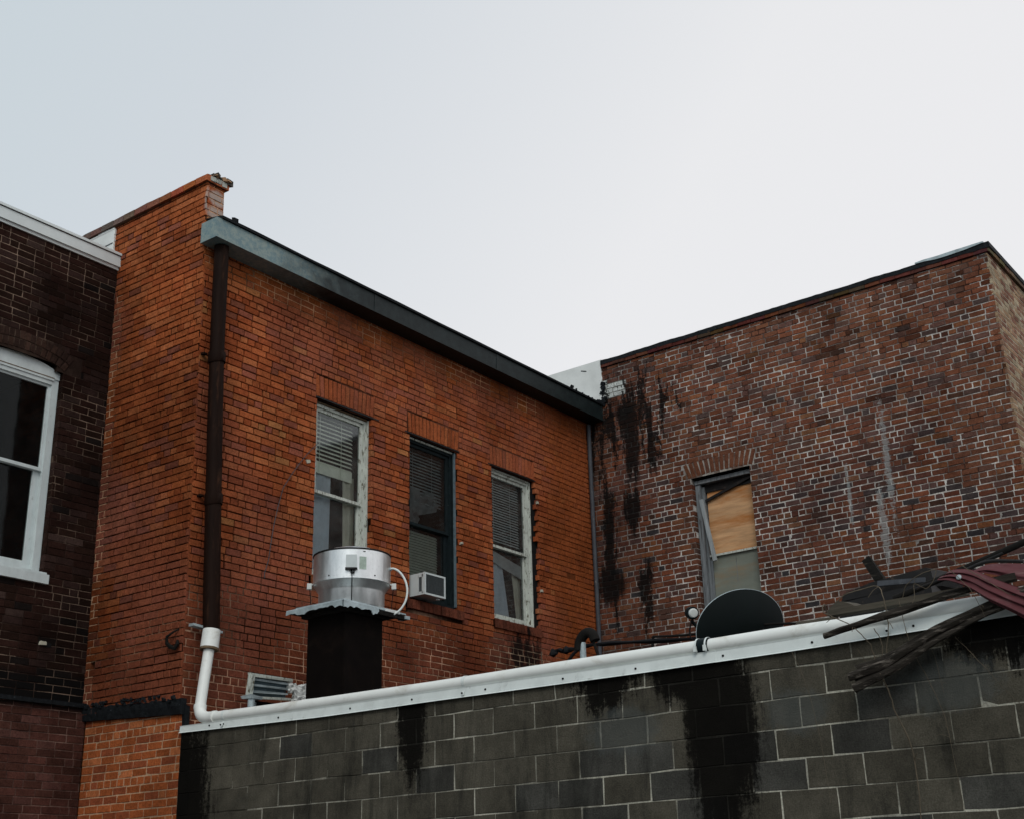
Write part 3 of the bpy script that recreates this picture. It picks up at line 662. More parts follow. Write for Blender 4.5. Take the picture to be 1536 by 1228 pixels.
# arch rings
for ring in (0,1):
    r0=ring*.105+.012
    n=17+ring*2
    for i in range(n):
        t=-1+2*(i+.5)/n; s=AC_+t*((AW[1]-AW[0])/2+r0*.5)
        z=archz(AC_+t*(AW[1]-AW[0])/2)+r0*(1-.12*abs(t)); w_=(AW[1]-AW[0]+2*r0)/n*.5-.005
        brick(mb,FD,s-w_,s+w_,z+.004,z+.100,pick([(1,(.058,.032,.024)),(1,(.042,.024,.019))]),.001,.002,.03,.03,0,(s,z,-.62*t*(abs(t)**.6)))
mb.build('front_wall',[M['brickD'],M['mortA']],DB)
mb=MB()
masonry(mb,FD,0.0,5.2,GZ,.33,[],[],lambda s,z,h:pick([(2,(.085,.034,.026)),(2,(.066,.028,.021)),(1,(.105,.047,.038))]),lambda s,z:lerp((.06,.035,.03),(.24,.15,.12),.5+nz(s,z,2)),lambda s,z:.005,joint=.008,hdr=0)
mb.build('lower_wall',[M['brickD'],M['mortA']],DB)
mb=MB(); fbox(mb,FD,-.02,5.2,.33,.372,-.02,.035); mb.build('brick_ledge',M['tar'],DB)
mb=MB(); fbox(mb,FD,.07,5.3,5.27,5.405,-.05,.045); fbox(mb,FD,.055,5.3,5.4055,5.435,-.06,.062); fbox(mb,FD,.075,5.3,5.235,5.269,0.0,.02)
fa=mb.build('roof_fascia',M['fascia'],DB)
mb=MB(); fbox(mb,FD,.06,5.3,5.398,5.4052,.0455,.049); mb.build('fascia_shade_line',M['rustblack'],fa)  # black strip stands for the shade line under the crown
mb=MB(); mb.box((-5.2,1.6,5.30),(-.12,8,5.40)); mb.build('roof_deck',M['roofing'],DB)
mb=MB(); mb.box((-5.4,1.5,GZ),(-5.2,8,5.3),0,(.05,.03,.02)); mb.box((-5.2,8,GZ),(0,8.2,5.3),0,(.05,.03,.02)); mb.build('rear_wall',M['tint'],DB)
mb=MB(); fbox(mb,FD,.55,.62,.90,.935,.0,.03,0,(1,1,1),.008); mb.build('stone_in_wall',M['stone'],DB)
mb=MB(); fbox(mb,FD,.48,.56,.885,.93,.001,.004); mb.build('wall_hole_shade',M['inside'],DB)  # near-black plate on the wall face stands for the shade inside the hole
# arched window
mb=MB(); nF=-.07
def hh(s): return archz(s)-.006
# frame jambs, head infill (solid arched board)
fbox(mb,FD,AW[0]+.004,AW[0]+.085,1.60,3.775,nF-.07,nF); fbox(mb,FD,AW[1]-.085,AW[1]-.004,1.60,3.775,nF-.07,nF)
n=24; top=[(AW[0]+.004+(AW[1]-AW[0]-.008)*i/n) for i in range(n+1)]
P=[(s,hh(s)) for s in top]; P2=[(top[-1],3.725),(top[0],3.725)]
fr0=[FD(s,z,nF+.012) for s,z in P+P2]; bk0=[FD(s,z,nF-.05) for s,z in P+P2]
mb.face(fr0)
for i in range(len(fr0)): mb.face([fr0[i],bk0[i],bk0[(i+1)%len(fr0)],fr0[(i+1)%len(fr0)]])
win=mb.build('arched_window',M['white_paint'],DB)
mb=MB(); fbox(mb,FD,AW[0]+.07,AW[1]-.07,3.700,3.7245,nF-.02,nF+.016); fbox(mb,FD,AW[0]+.085,AW[1]-.085,3.655,3.6995,nF-.06,nF+.004); mb.build('head_rail',M['white_paint'],win)
mb=MB(); fbox(mb,FD,AW[0]+.07,AW[1]-.07,3.7247,3.735,nF+.0125,nF+.018); mb.build('brown_drip_strip',M['brown_wood'],win)
mb=MB(); nn=nF-.02; A=AW[0]+.085; B=AW[1]-.085
fbox(mb,FD,A,A+.03,2.70,3.655,nn-.03,nn); fbox(mb,FD,B-.03,B,2.70,3.655,nn-.03,nn); fbox(mb,FD,A+.03,B-.03,2.70,2.735,nn-.03,nn+.006); fbox(mb,FD,A+.03,B-.03,3.63,3.655,nn-.03,nn)
mb.build('upper_sash',M['white_paint'],win)
mb=MB(); nn=nF-.055
fbox(mb,FD,A,A+.075,1.66,2.74,nn-.03,nn); fbox(mb,FD,B-.075,B,1.66,2.74,nn-.03,nn); fbox(mb,FD,A+.075,B-.075,1.66,1.74,nn-.03,nn); fbox(mb,FD,A+.075,B-.075,2.70,2.74,nn-.03,nn)
fbox(mb,FD,A+.030,A+.036,1.75,2.66,nn+.0005,nn+.003)
mb.build('lower_sash',M['white_paint'],win)
mb=MB()
for p,q,n_ in((2.72,3.64,nF-.035),(1.7,2.72,nF-.07)): mb.face([FD(A,p,n_),FD(B,p,n_),FD(B,q,n_),FD(A,q,n_)])
mb.build('pane',M['glassb'],win)
mb=MB(); fbox(mb,FD,AW[0]-.045,AW[1]+.045,1.505,1.60,-.14,.045); fbox(mb,FD,AW[0]-.03,AW[1]+.03,1.6005,1.625,-.14,.02); mb.build('window_sill',M['white_paint'],win)
interior(win,FD,AW[0],AW[1],1.6,3.9,-.15,-1.2)

# ================================================================== RED BRICK BUILDING (right)
RB=thing('red_brick_building','long weathered red brick building with white mortar and one boarded window','building',(LX+3,0,GZ))
FB=fr((LX,0,0),(0,-1,0),(-1,0,0))
mb=MB(); BW=(1.635,2.54)
PALB=[(6,(.175,.062,.037)),(4,(.130,.048,.033)),(2.4,(.105,.060,.058)),(1.3,(.048,.044,.050)),(1.4,(.19,.075,.038)),(1.2,(.065,.034,.027)),(.4,(.20,.095,.052))]
def tintB(s,z,h):
    c=pick(PALB)
    g=nz(s,z,.9,31)+.5*nz(s,z,3.3,61)
    if g>0: c=lerp(c,(.155,.072,.048),min(.55,g*1.5))
    if g<-.2: c=lerp(c,(.095,.052,.050),.35)
    up=sst(3.3,4.8,z); c=lerp(c,(.17,.076,.048),.22*up)
    c=tuple(x*q*(.88+.22*up) for x,q in zip(c,(1.04,1.0,.92)))
    if z>4.2 and nz(s,z,5.5,91)>.36-.06*up: q_=RND.uniform(.4,.85); c=tuple(x*q_ for x in c)
    if s<.62+.12*nz(s,z,5) and 5.36<z<5.66+.2*(.3-s) and z>5.36+.25*max(0,s-.4): q_=RND.uniform(.85,1.1); c=tuple(x*q_ for x in (.62,.65,.62))
    return c
def mcolB(s,z):
    k=.66-.5*max(0,nz(s,z,.9,31))+.55*nz(s,z,2.4,41)+1.0*nz(s,z,7.5,3)+RND.uniform(-.22,.22)
    if s<.62 and 5.36<z<5.68: return (.22,.22,.20)
    if BW[0]-.1<s<BW[1]+.1 and 3.85<z<4.13: return lerp((.14,.09,.07),(.40,.37,.33),max(0,min(1,.3+2*nz(s,z,6,6)+.5*(s-BW[0]))))
    k-=sst(3.9,5.2,z)*.22; k=max(0,min(1,k))
    if s<1.2: k*=.35+.65*sst(.2,1.2,s)
    return lerp((.060,.030,.022),(.60,.57,.53),k)
def mdepB(s,z): return .0045+.003*nz(s,z,6,3)
arB=rect(BW[0]-.03,BW[1]+.03,3.86,4.12)
def archB(z):
    if 3.86<z<4.115:
        t=(z-3.86)/.27; return (BW[0]-.06-.12*t,BW[1]+.06+.10*t)
masonry(mb,FB,0.0,6.085,1.2,5.90,[rect(*BW,1.9,3.87),archB],[rect(*BW,1.9,3.87)],tintB,mcolB,mdepB,joint=.0125,hdr=5,jit=.0028,ph=.03,
        deep=.13)
masonry(mb,FB,0.0,6.085,-.2,1.2,[],[],tintB,mcolB,mdepB,joint=.0125,hdr=5,jit=.0028,ph=.03)
soldiers(mb,FB,BW[0]-.05,BW[1]+.05,3.875,4.10,14,tintB,fan=.36,curve=.02)
mb.build('long_wall',[M['brickB'],M['brickB']],RB)
# return wall
FR=fr((LX,-6.09,0),(1,0,0),(0,-1,0))
mb=MB()
PALR=[(3,(.30,.20,.125)),(2,(.26,.15,.10)),(2,(.20,.10,.07)),(2,(.36,.29,.20))]
masonry(mb,FR,.0,6.0,GZ,5.90,[],[],lambda s,z,h:pick(PALR),lambda s,z:(.42,.36,.28),lambda s,z:.003,joint=.011,hdr=6,jit=.002)
mb.build('return_wall',[M['brickR'],M['brickR']],RB)
# coping and capping
mb=MB(); y=.0
y=8.262
while y<8+6.1:
    s=y-8; l=min(RND.uniform(.2,.22),6.112-s)
    if l<.02: break
    c=tuple(q*RND.uniform(.6,1.15) for q in (.12,.047,.03))
    fbox(mb,FB,s,s+l-.006,5.905,5.968,-.1,.028+RND.uniform(-.004,.003),0,c,.003); y+=l
fbox(mb,FB,.262,6.11,5.91,5.96,-.25,.018,1,(.06,.04,.03))
x=0
while x<6:
    l=RND.uniform(.2,.22); mb.box((LX+x-.02,-6.125+RND.uniform(-.004,.003),5.905),(LX+x+l-.028,-5.9,5.968),0,tuple(q*RND.uniform(.7,1.1) for q in (.2,.13,.08)),.003); x+=l
mb.build('parapet_coping',[M['brickB'],M['tint']],RB)
mb=MB(); V=[];Fc=[];n=90
for i in range(n+1):
    s=.26+(6.13-.26)*i/n; dz=.012*nz(s,0,2.5)+.006*nz(s,0,11)
    V+=[FB(s,5.955+dz*.5-.018*max(0,nz(s,9,5)),.034),FB(s,6.018+dz,.030),FB(s,6.03+dz,-.08),FB(s,5.965,-.25)]
for i in range(n):
    for j in range(3): Fc.append((i*4+j,i*4+j+1,(i+1)*4+j+1,(i+1)*4+j))
    Fc.append((i*4+3,i*4,(i+1)*4,(i+1)*4+3))
mb.mesh(V,Fc+[(0,1,2,3),(n*4+3,n*4+2,n*4+1,n*4)])
mb.box((LX-.03,-6.135,5.97),(LX+6,-5.9,6.03),0,(1,1,1),.004)
mb.build('tar_capping',M['tar'],RB)
mb=MB(); n=14; V=[];Fc=[]
for i in range(n+1):
    s=5.18+(6.07-5.18)*i/n; t=i/n; dz=.008*nz(s,2,5); sag=.028*math.sin(t*3.14)
    V+=[FB(s,6.022-sag+dz+.01*t,.042),FB(s,6.040+dz+.012*t,.040),FB(s,6.068+dz*.5+.012*t,-.1),FB(s,6.034,-.11)]
for i in range(n):
    for j in range(3): Fc.append((i*4+j,i*4+j+1,(i+1)*4+j+1,(i+1)*4+j))
    Fc.append((i*4+3,i*4,(i+1)*4,(i+1)*4+3))
mb.mesh(V,Fc+[(0,1,2,3),(n*4+3,n*4+2,n*4+1,n*4)]); mb.build('metal_cap',M['galv'],RB)
# white painted end, ragged edge
mb=MB(); zz=[5.385+i*(6.04-5.385)/26 for i in range(27)]; e=[-.262+RND.uniform(-.008,.008)-(.03*RND.random() if z<5.62 else 0) for z in zz]
for i in range(26):
    a,b=e[i],e[i+1]
    mb.face([FB(-8,zz[i],.018),FB(-a,zz[i],.018),FB(-b,zz[i+1],.018),FB(-8,zz[i+1],.018)])
    mb.face([FB(-a,zz[i],.018),FB(-a,zz[i],-.01),FB(-b,zz[i+1],-.01),FB(-b,zz[i+1],.018)])
mb.face([FB(-8,6.04,.018),FB(.262,6.04,.018),FB(.262,6.04,-.25),FB(-8,6.04,-.25)])
mb.build('white_painted_parapet',M['plaster'],RB)
mb=MB()
for i in range(50):
    z=RND.uniform(5.3,5.66); mb.obox(FB(.272+RND.uniform(-.02,.03)*(1.6-(z-5.3)*2),z,.02),((0,1,.3),(0,-.3,1),(1,0,0)),(RND.uniform(.008,.025),RND.uniform(.008,.02),.012),0,(1,1,1),.006)
mb.build('tar_seam',M['tar'],RB); mb=MB()
for i in range(30):
    y=RND.uniform(-.28,.0); mb.obox(FB(-y-.02,5.36+.25*max(0,-.0-y)*0+RND.uniform(-.02,.04),.025),((0,1,.3),(0,-.3,1),(1,0,0)),(.025,.014,.012),0,(1,1,1),.008)
mb.build('tar_seam',M['tar'],RB); mb=MB(); mb.obox(FB(-.05,5.935,.02),((0,1,.32),(0,-.32,1),(1,0,0)),(.05,.006,.004))
mb.build('plaster_crack',M['tar'],RB)
mb=MB(); mb.box((LX+.1,-6,5.7),(LX+6,8,5.8)); mb.build('roof_deck',M['roofing'],RB)
mb=MB(); mb.box((LX+6,-6.0,GZ),(LX+6.2,8,5.9),0,(.12,.05,.035)); mb.box((LX+.001,.01,GZ),(LX+.2,8,5.9),0,(.12,.05,.035)); mb.box((LX+.2,7.8,GZ),(LX+6,8,5.9),0,(.12,.05,.035)); mb.build('rear_wall',M['tint'],RB)
# boarded window
mb=MB(); a,b=BW; z0,z1=1.9,3.87
fbox(mb,FB,a+.01,a+.085,z0,z1-.09,-.15,-.085); fbox(mb,FB,a+.09,a+.125,z0,z1-.12,-.19,-.125); fbox(mb,FB,b-.03,b-.004,z0,z1-.09,-.15,-.09)
fbox(mb,FB,a+.01,b-.01,z1-.085,z1-.03,-.15,-.07,0,(1,1,1),.003)
bw=mb.build('boarded_window',M['greywood'],RB)
mb=MB(); fbox(mb,FB,a+.126,b-.03,z1-.20,z1-.086,-.20,-.15); mb.build('head_gap_shade',M['rustblack'],bw)  # black strip stands for the shade in the gap above the plywood
mb=MB(); fbox(mb,FB,a+.14,b-.035,2.775,z1-.20,-.185,-.17); mb.build('plywood_sheet',M['ply'],bw)
mb=MB(); fbox(mb,FB,a+.125,b-.03,2.745,2.772,-.18,-.13,0,(1,1,1),.002); mb.build('meeting_rail',M['old_white'],bw)
mb=MB(); fbox(mb,FB,a+.13,b-.03,1.92,2.744,-.175,-.165); mb.build('lower_pane',M['frost'],bw)
mb=MB(); fbox(mb,FB,a+.50,a+.506,2.35,2.70,-.1649,-.163); fbox(mb,FB,a+.125,a+.155,1.92,2.70,-.16,-.14); mb.build('lower_stile',M['greywood'],bw)
mb=MB(); p=FB(1.725,3.56,-.07); q=FB(1.885,2.66,-.04); d=(q-p); mb.obox((p+q)/2,(d,Vector((1,0,0)).cross(d),(1,0,0)),(d.length/2,.026,.014),0,(1,1,1),.003); mb.build('loose_strip',M['pale_old_wood'],bw)
mb=MB(); p=FB(1.755,3.545,-.14); q=FB(2.50,3.76,-.13); d=(q-p); mb.obox((p+q)/2,(d,Vector((1,0,0)).cross(d),(1,0,0)),(d.length/2,.020,.010),0,(1,1,1),.003); mb.build('fallen_strip',M['rustblack'],bw)
interior(bw,FB,a,b,z0,z1,-.19,-.6)

# ================================================================== BLOCK BUILDING (low, near)
CB=thing('concrete_block_building','low grey concrete block building with pale metal roof edge in front','building',(3.5,-5,GZ))
FC=fr((0,0,0),(0,-1,0),(-1,0,0))
mb=MB(); L=.395; H=.197; row=0; z=-.213
for i in range(int(10.6/.12)):
    for j in range(28):
        u=i*.12; v=GZ+j*.12
        if v>-.05: continue
        k=max(0,min(1,.62+1.1*nz(u,v,1.1,5)+.8*nz(u,v,4,8)+(.22 if u>5.9 else -.28)))
        mb.face([FC(u,v,-.004),FC(u+.12,v,-.004),FC(u+.12,min(v+.12,-.03),-.004),FC(u,min(v+.12,-.03),-.004)][::-1],1,lerp((.07,.065,.05),(.56,.54,.45),k))
rows=[(-.213,-.02)]+[(-.213-H*(k+1),-.213-H*k) for k in range(15)]
for k,(za,zb) in enumerate(rows):
    off=.357 if k%2==0 else .357+L/2
    s=off-L*2
    while s<10.6:
        a0=max(s,0)+.0045; b0=min(s+L,10.6)-.0045; s+=L
        if b0-a0<.02: continue
        q=RND.random(); c=(.088,.080,.062) if q<.8 else (.070,.068,.060); kk=RND.uniform(.8,1.2); c=tuple(x*kk for x in c)
        brick(mb,FC,a0,b0,za+.004,zb-.004,c,RND.uniform(-.0015,.002),.0035)
mb.build('block_wall',[M['block'],M['block']],CB)
# flashing: a gently sagging L-shaped metal strip in overlapping lengths
bot=[(0,-.052),(1.84,-.094),(2.34,-.096),(3.12,-.098),(3.81,-.103),(5.07,-.112),(5.72,-.110),(6.23,-.110),(6.62,-.106),(7.66,-.088),(10.6,-.04)]
seam=[(0,.004),(1.86,-.018),(2.88,-.022),(3.88,-.030),(4.7,-.038),(6.12,-.034),(7.6,-.012),(10.6,.03)]
def itp(T,s):
    for (a,x),(b,y) in zip(T,T[1:]):
        if s<=b: return x+(y-x)*(s-a)/(b-a)
    return T[-1][1]
cuts=[0,2.87,5.70,8.4,10.6]
for ci in range(4):
    mb=MB(); A0=cuts[ci]-(.02 if ci else 0); B0=cuts[ci+1]; n=16; V=[];Fc=[]; o=.004*(ci%2)
    for i in range(n+1):
        s=A0+(B0-A0)*i/n; zb=itp(bot,s); zs=itp(seam,s)+.006
        V+=[FC(s,zb-.004,.030+o),FC(s,zb+.004,.020+o),FC(s,zs-.01,.016+o),FC(s,zs,.020+o),FC(s,zs+.003,-.3),FC(s,zs-.006,-.3),FC(s,zs-.012,.010),FC(s,zb,.010)]
    for i in range(n):
        for j in range(8): Fc.append((i*8+j,i*8+(j+1)%8,(i+1)*8+(j+1)%8,(i+1)*8+j))
    mb.mesh(V,Fc+[tuple(range(8)),tuple(n*8+j for j in range(7,-1,-1))])
    fl=mb.build('roof_edge_flashing',M['steel'],CB)
    for sp in [.42,.611,1.334,2.205,2.90,3.662,4.403,5.045,5.756,6.424,7.121,7.9,8.8,9.6]:
        if cuts[ci]<=sp<cuts[ci+1]:
            m2=MB(); zz=itp(bot,sp)+.036; m2.lathe(FC(sp,zz,.017+o),[(.0,.010),(.0075,.008),(.009,.0),(.006,0)],8,ax=(-1,0,0)); m2.build('screw',M['screw'],fl)
mb=MB(); mb.box((.02,-10.6,-.25),(7.3,-.02,-.06)); mb.build('flat_roof',M['roofing'],CB)
mb=MB(); mb.box((.02,-10.6,GZ),(7.3,-10.4,-.25),0,(.07,.07,.06)); mb.box((7.1,-10.4,GZ),(7.3,-6.1,-.25),0,(.07,.07,.06)); mb.build('end_wall',M['tint'],CB)

# ------------------------------------------------------------------ white plastic drain pipe
DP=thing('drain_pipe','white plastic drain pipe running along the block wall roof edge','pipe',(-.06,-.3,.0))
pr=.050
ptop=[(.3,.085),(.5,.082),(1.2,.070),(1.88,.060),(3.09,.050),(3.9,.050),(4.73,.050),(5.66,.046),(6.17,.050),(6.65,.045),(7.58,.052),(8.6,.04)]
def pc(s): return FC(s,itp(ptop,s)+.018-pr,-.018)
mb=MB()
el=[(.172,-.14,.869),(.158,-.142,.72),(.10,-.165,.42),(.045,-.20,.185)]
mb.tube(el,[.052]*4,24); mb.build('upright_pipe',M['pvc'],DP,True)
mb=MB(); 
P0=Vector((.045,-.20,.185)); P3=pc(.46); c1=P0+(Vector(el[3])-Vector(el[2])).normalized()*.13; c2=Vector((P3.x+.01,P3.y+.14,P3.z))
bz=[P0*((1-t)**3)+c1*(3*t*(1-t)**2)+c2*(3*t*t*(1-t))+P3*(t**3) for t in [i/14 for i in range(15)]]
mb.tube(bz,[.060,.061]+[.056]*11+[.061,.060],24); mb.build('elbow',M['pvc'],DP,True)
S_=[.44+i*.2 for i in range(27)]; S_=[s for s in S_ if s<5.60]
for i,(sa,sb) in enumerate(((.44,1.63),(1.60,5.58),(5.62,8.6))):
    mb=MB(); n=24; pts=[pc(sa+(sb-sa)*k/n) for k in range(n+1)]
    mb.tube(pts,[pr+(.003 if (i==1 and k==0) else 0) for k in range(n+1)],24); mb.build('pipe_run',M['pvc'],DP,True)
mb=MB(); mb.tube([pc(5.545),pc(5.55),pc(5.64),pc(5.645)],[.056,.061,.061,.056],24); cp=mb.build('rubber_coupling',M['rubber'],DP,True)
for s in (5.556,5.632):
    m2=MB(); m2.tube([pc(s-.006),pc(s+.006)],.0635,24); m2.obox(pc(s)+Vector((-.063,0,-.02)),((1,0,0),(0,1,0),(0,0,1)),(.012,.010,.02)); m2.build('hose_clamp',M['steel'],cp,True)
# cap on the downpipe end
a=Vector((.184,-.137,.93)); b=Vector((.160,-.142,.735)); d=(b-a)
mb=MB(); mb.tube([a+d*.0,a+d*.0+d*.01,a+d*.98,a+d],[.080,.086,.088,.084],28); mb.build('pipe_cap',M['pvc'],DP,True)
mb=MB(); mb.tube([b-d*.08,b+d*.03],[.0895,.0895],28); mb.build('cap_rim',M['brown_wood'],DP,True)
for s in (.60,3.44,6.95):
    mb=MB(); c=pc(s); pts=[]
    for k in range(9):
        th=math.radians(60+k*150/8); pts.append((-math.cos(math.radians(90-60+0))*0,0,0))
    ring=[c+Vector((-math.sin(t)*(pr+.003),0,math.cos(t)*(pr+.003))) for t in [math.radians(x) for x in range(-20,151,17)]]+[FC(s,itp(bot,s)+.012,.036)]
    w_=.014; V=[];Fc=[]
    for p in ring: V+=[p+Vector((0,w_,0)),p+Vector((0,-w_,0)),p+Vector((-.003,-w_,0)),p+Vector((-.003,w_,0))]
    for k in range(len(ring)-1):
        for j in range(4): Fc.append((k*4+j,k*4+(j+1)%4,(k+1)*4+(j+1)%4,(k+1)*4+j))
    mb.mesh(V,Fc+[tuple((len(ring)-1)*4+j for j in range(4))]); st=mb.build('pipe_strap',M['steel'],DP)
    m2=MB(); m2.lathe(FC(s,itp(bot,s)+.028,.040),[(.0,.010),(.006,.008),(.008,0)],8,ax=(-1,0,0)); m2.build('strap_screw',M['screw'],st)

# ------------------------------------------------------------------ exhaust fan
EF=thing('exhaust_fan','round silver aluminium exhaust fan on a square dark brown duct','exhaust fan',(.9,-1.2,0))
mb=MB(); mb.box((.645,-1.475,-.06),(1.165,-.985,1.02)); 
mb.build('duct',M['duct'],EF)
fx,fy=.985,-1.23
mb=MB(); 
# curb flange: bent plate with ragged hem
def hem(p0,p1,n,zt,drop,seed,out):
    V=[];Fc=[]
    for i in range(n+1):
        t=i/n; x=p0[0]+(p1[0]-p0[0])*t; y=p0[1]+(p1[1]-p0[1])*t
        d=drop*(.72+(.30 if noise.cell(Vector((t*6.3,seed,0)))>.5 else 0)+.25*nz(t*9,seed,2,seed)); zz=zt+.002*nz(t*4,seed,2)
        V+=[(x,y,zz),(x+out[0]*.008,y+out[1]*.008,zz-.01),(x+out[0]*.012,y+out[1]*.012,zz-d),(x,y,zz-d+.004)]
    for i in range(n):
        for j in range(4): Fc.append((i*4+j,i*4+(j+1)%4,(i+1)*4+(j+1)%4,(i+1)*4+j))
    mb.mesh(V,Fc)
mb.box((.5,-1.59,1.042),(1.38,-.84,1.056)); mb.box((.56,-1.53,1.0565),(1.34,-.9,1.085),0,(1,1,1),.004)
hem((.5,-1.59),(.5,-.84),24,1.06,.065,1.3,(-1,0)); hem((.5,-1.59),(.98,-1.59),18,1.06,.075,4.7,(0,-1))
mb.build('top_flange',M['galv'],EF)
mb=MB(); mb.box((.53,-1.56,1.022),(1.36,-.87,1.040)); mb.box((.99,-1.585,.995),(1.40,-1.55,1.035)); mb.box((.6,-1.52,.98),(1.21,-.94,1.02)); mb.build('curb_board',M['charred'],EF)
mb=MB(); mb.box((1.08,-1.592,1.037),(1.29,-1.572,1.062),0,(1,1,1),.002); mb.build('white_curb_trim',M['lightplastic'],EF)
mb=MB(); mb.box((1.36,-1.60,1.0),(1.43,-1.50,1.035),0,(1,1,1),.002); mb.build('bent_corner_plate',M['galv'],EF)
mb=MB(); R1,R2=.378,.322
mb.lathe((fx,fy,0),[(R2-.01,1.07),(R2,1.09),(R2,1.235),(R2+.006,1.25),(R1-.012,1.302),(R1-.004,1.315),(R1+.004,1.318),(R1+.004,1.335),(R1,1.338),(R1,1.60)],96)
dr=mb.build('drum',M['alu'],EF,True,30)
mb=MB(); mb.lathe((fx,fy,0),[(R1,1.60),(R1+.006,1.602),(R1+.007,1.615),(R1-.01,1.618)],96); mb.build('rim_band',M['rustblack'],EF,True)
mb=MB(); mb.lathe((fx,fy,0),[(R1-.011,1.60),(R1-.012,1.617),(.27,1.632),(.25,1.66),(.2,1.675),(0,1.68)],96); mb.build('lid',M['alu'],EF,True)
def ondrum(th,z,r): return Vector((fx+math.cos(th)*r,fy+math.sin(th)*r,z))
cth=math.atan2(-10.03-fy,-8.15-fx)
def plate(th,z0,z1,w,r0,r1,mat,name,jit=0):
    m=MB(); t=Vector((-math.sin(th),math.cos(th),0)); n_=Vector((math.cos(th),math.sin(th),0))
    m.obox(Vector((fx,fy,(z0+z1)/2))+n_*(r0+r1)/2,(t,n_,(0,0,1)),(w/2,(r1-r0)/2,(z1-z0)/2),0,(1,1,1),jit); return m.build(name,mat,EF)
plate(cth-.02,1.41,1.535,.105,R1-.02,R1+.035,M['acw'],'junction_box')
plate(cth-.02,1.395,1.409,.115,R1-.02,R1+.038,M['rustblack'],'box_base',.004)
m=MB()
for i in range(6):
    t0=cth+.20+i*.03
    m.obox(ondrum(t0,1.465,R1+.0015),((-math.sin(t0),math.cos(t0),0),(math.cos(t0),math.sin(t0),0),(0,0,1)),(.0058,.0012,.062))
m.build('worn_sticker',M['label'],EF)
plate(cth+.31,1.575,1.583,.022,R1,R1+.004,M['screw'],'slot')
m=MB(); m.tube([ondrum(cth-.02,1.40,R1+.02),ondrum(cth-.01,1.37,R1+.012),ondrum(cth,1.33,R1+.012),ondrum(cth,1.27,R1-.01),ondrum(cth,1.2,R2+.02),ondrum(cth,1.08,R2+.01)],.0045,6)
for i in range(6): m.tube([ondrum(cth-.05+i*.02,1.40,R1+.02),ondrum(cth-.05+i*.025,1.37+.005*i,R1+.03),ondrum(cth-.01+i*.012,1.352,R1+.02)],.003,5)
m.build('power_cord',M['cable'],EF,True)
for th,s in ((cth-1.50,1),(cth+1.50,-1)):
    m=MB(); n_=Vector((math.cos(th),math.sin(th),0)); t=Vector((-math.sin(th),math.cos(th),0))
    m.obox(Vector((fx,fy,1.31))+n_*(R1+.035),(t,n_,(0,0,1)),(.022,.022,.028),0,(1,1,1),.002); m.obox(Vector((fx,fy,1.33))+n_*(R1+.006),(t,n_,(0,0,1)),(.006,.03,.006))
    lt=m.build('latch',M['lightplastic'],EF)
    if s>0 or True:
        m=MB(); m.tube([Vector((fx,fy,1.29))+n_*(R1+.03),Vector((fx,fy,1.2))+n_*(R1+.02),Vector((fx,fy,1.07))+n_*(R1+.01)],.004,5); m.build('latch_rod',M['screw'],EF,True)
for th in(cth-.62,cth+.62):
    m=MB(); m.lathe(ondrum(th,1.355,R1),[(0,.006),(.006,.005),(.008,0)],8,ax=(math.cos(th),math.sin(th),0)); m.build('rivet',M['screw'],EF)
th=cth+1.38; rr=Vector((.604,-.797,0)); b0=ondrum(th,1.47,R1-.02)
cp_=[b0,b0+rr*.05+Vector((0,0,.012)),b0+rr*.11+Vector((0,0,-.02)),b0+rr*.165+Vector((0,0,-.10)),b0+rr*.19+Vector((0,0,-.20)),b0+rr*.175+Vector((0,0,-.31)),b0+rr*.12+Vector((0,0,-.40)),b0+rr*.045+Vector((0,0,-.452))]
def smoothpath(P,k=6):
    P=[Vector(p) for p in P]; out=[]
    for i in range(len(P)-1):
        p0=P[max(i-1,0)];p1=P[i];p2=P[i+1];p3=P[min(i+2,len(P)-1)]
        for j in range(k):
            t=j/k; out.append(.5*((2*p1)+(p2-p0)*t+(2*p0-5*p1+4*p2-p3)*t*t+(3*p1-p0-3*p2+p3)*t**3))
    return out+[P[-1]]
m=MB(); m.tube(smoothpath(cp_),.0105,10); m.build('conduit_loop',M['steel'],EF,True)
m=MB(); m.tube([b0,b0+rr*.035+Vector((0,0,.01))],.018,10); m.build('conduit_fitting',M['galv'],EF,True)

# ------------------------------------------------------------------ peeling vent hood left of the duct
VH=thing('old_vent_hood','battered vent hood with peeling white paint beside the fan duct','vent hood',(.85,-.3,0))
ax1=Vector((1,0,.03)); ax2=Vector((-.06,-.2,1)); 
def vh(c,hx,hz,hy,mat,name,rot=0,jit=.004):
    m=MB(); m.obox(c,(ax1+Vector((0,0,rot)),(0,1,.2),ax2),(hx,hy,hz),0,(1,1,1),jit); return m.build(name,mat,VH)
c0=Vector((.80,-.30,.42))
m=MB()
for (dx,dz,hx,hz,rt) in ((0,.098,.27,.016,-.03),(-.262,0,.018,.10,0),(-.0,-.105,.25,.013,.02)):
    m.obox(c0+Vector((dx,-.03,dz)),(ax1+Vector((0,0,rt)),(0,1,.1),ax2),(hx,.03,hz),0,(1,1,1),.007)
m.build('outer_frame',M['old_white'],VH)
m=MB(); m.obox(c0+Vector((.0,.02,0)),(ax1,(0,1,.1),ax2),(.25,.01,.095)); m.build('dark_backing',M['bluepaint'],VH)
for i in range(3):
    vh(c0+Vector((0,-.012,.062-.055*i)),.235,.010,.02,M['galv'],'slat',-.03+.02*i,.004)
m=MB(); 
V=[];Fc=[];nx,nz_=12,8
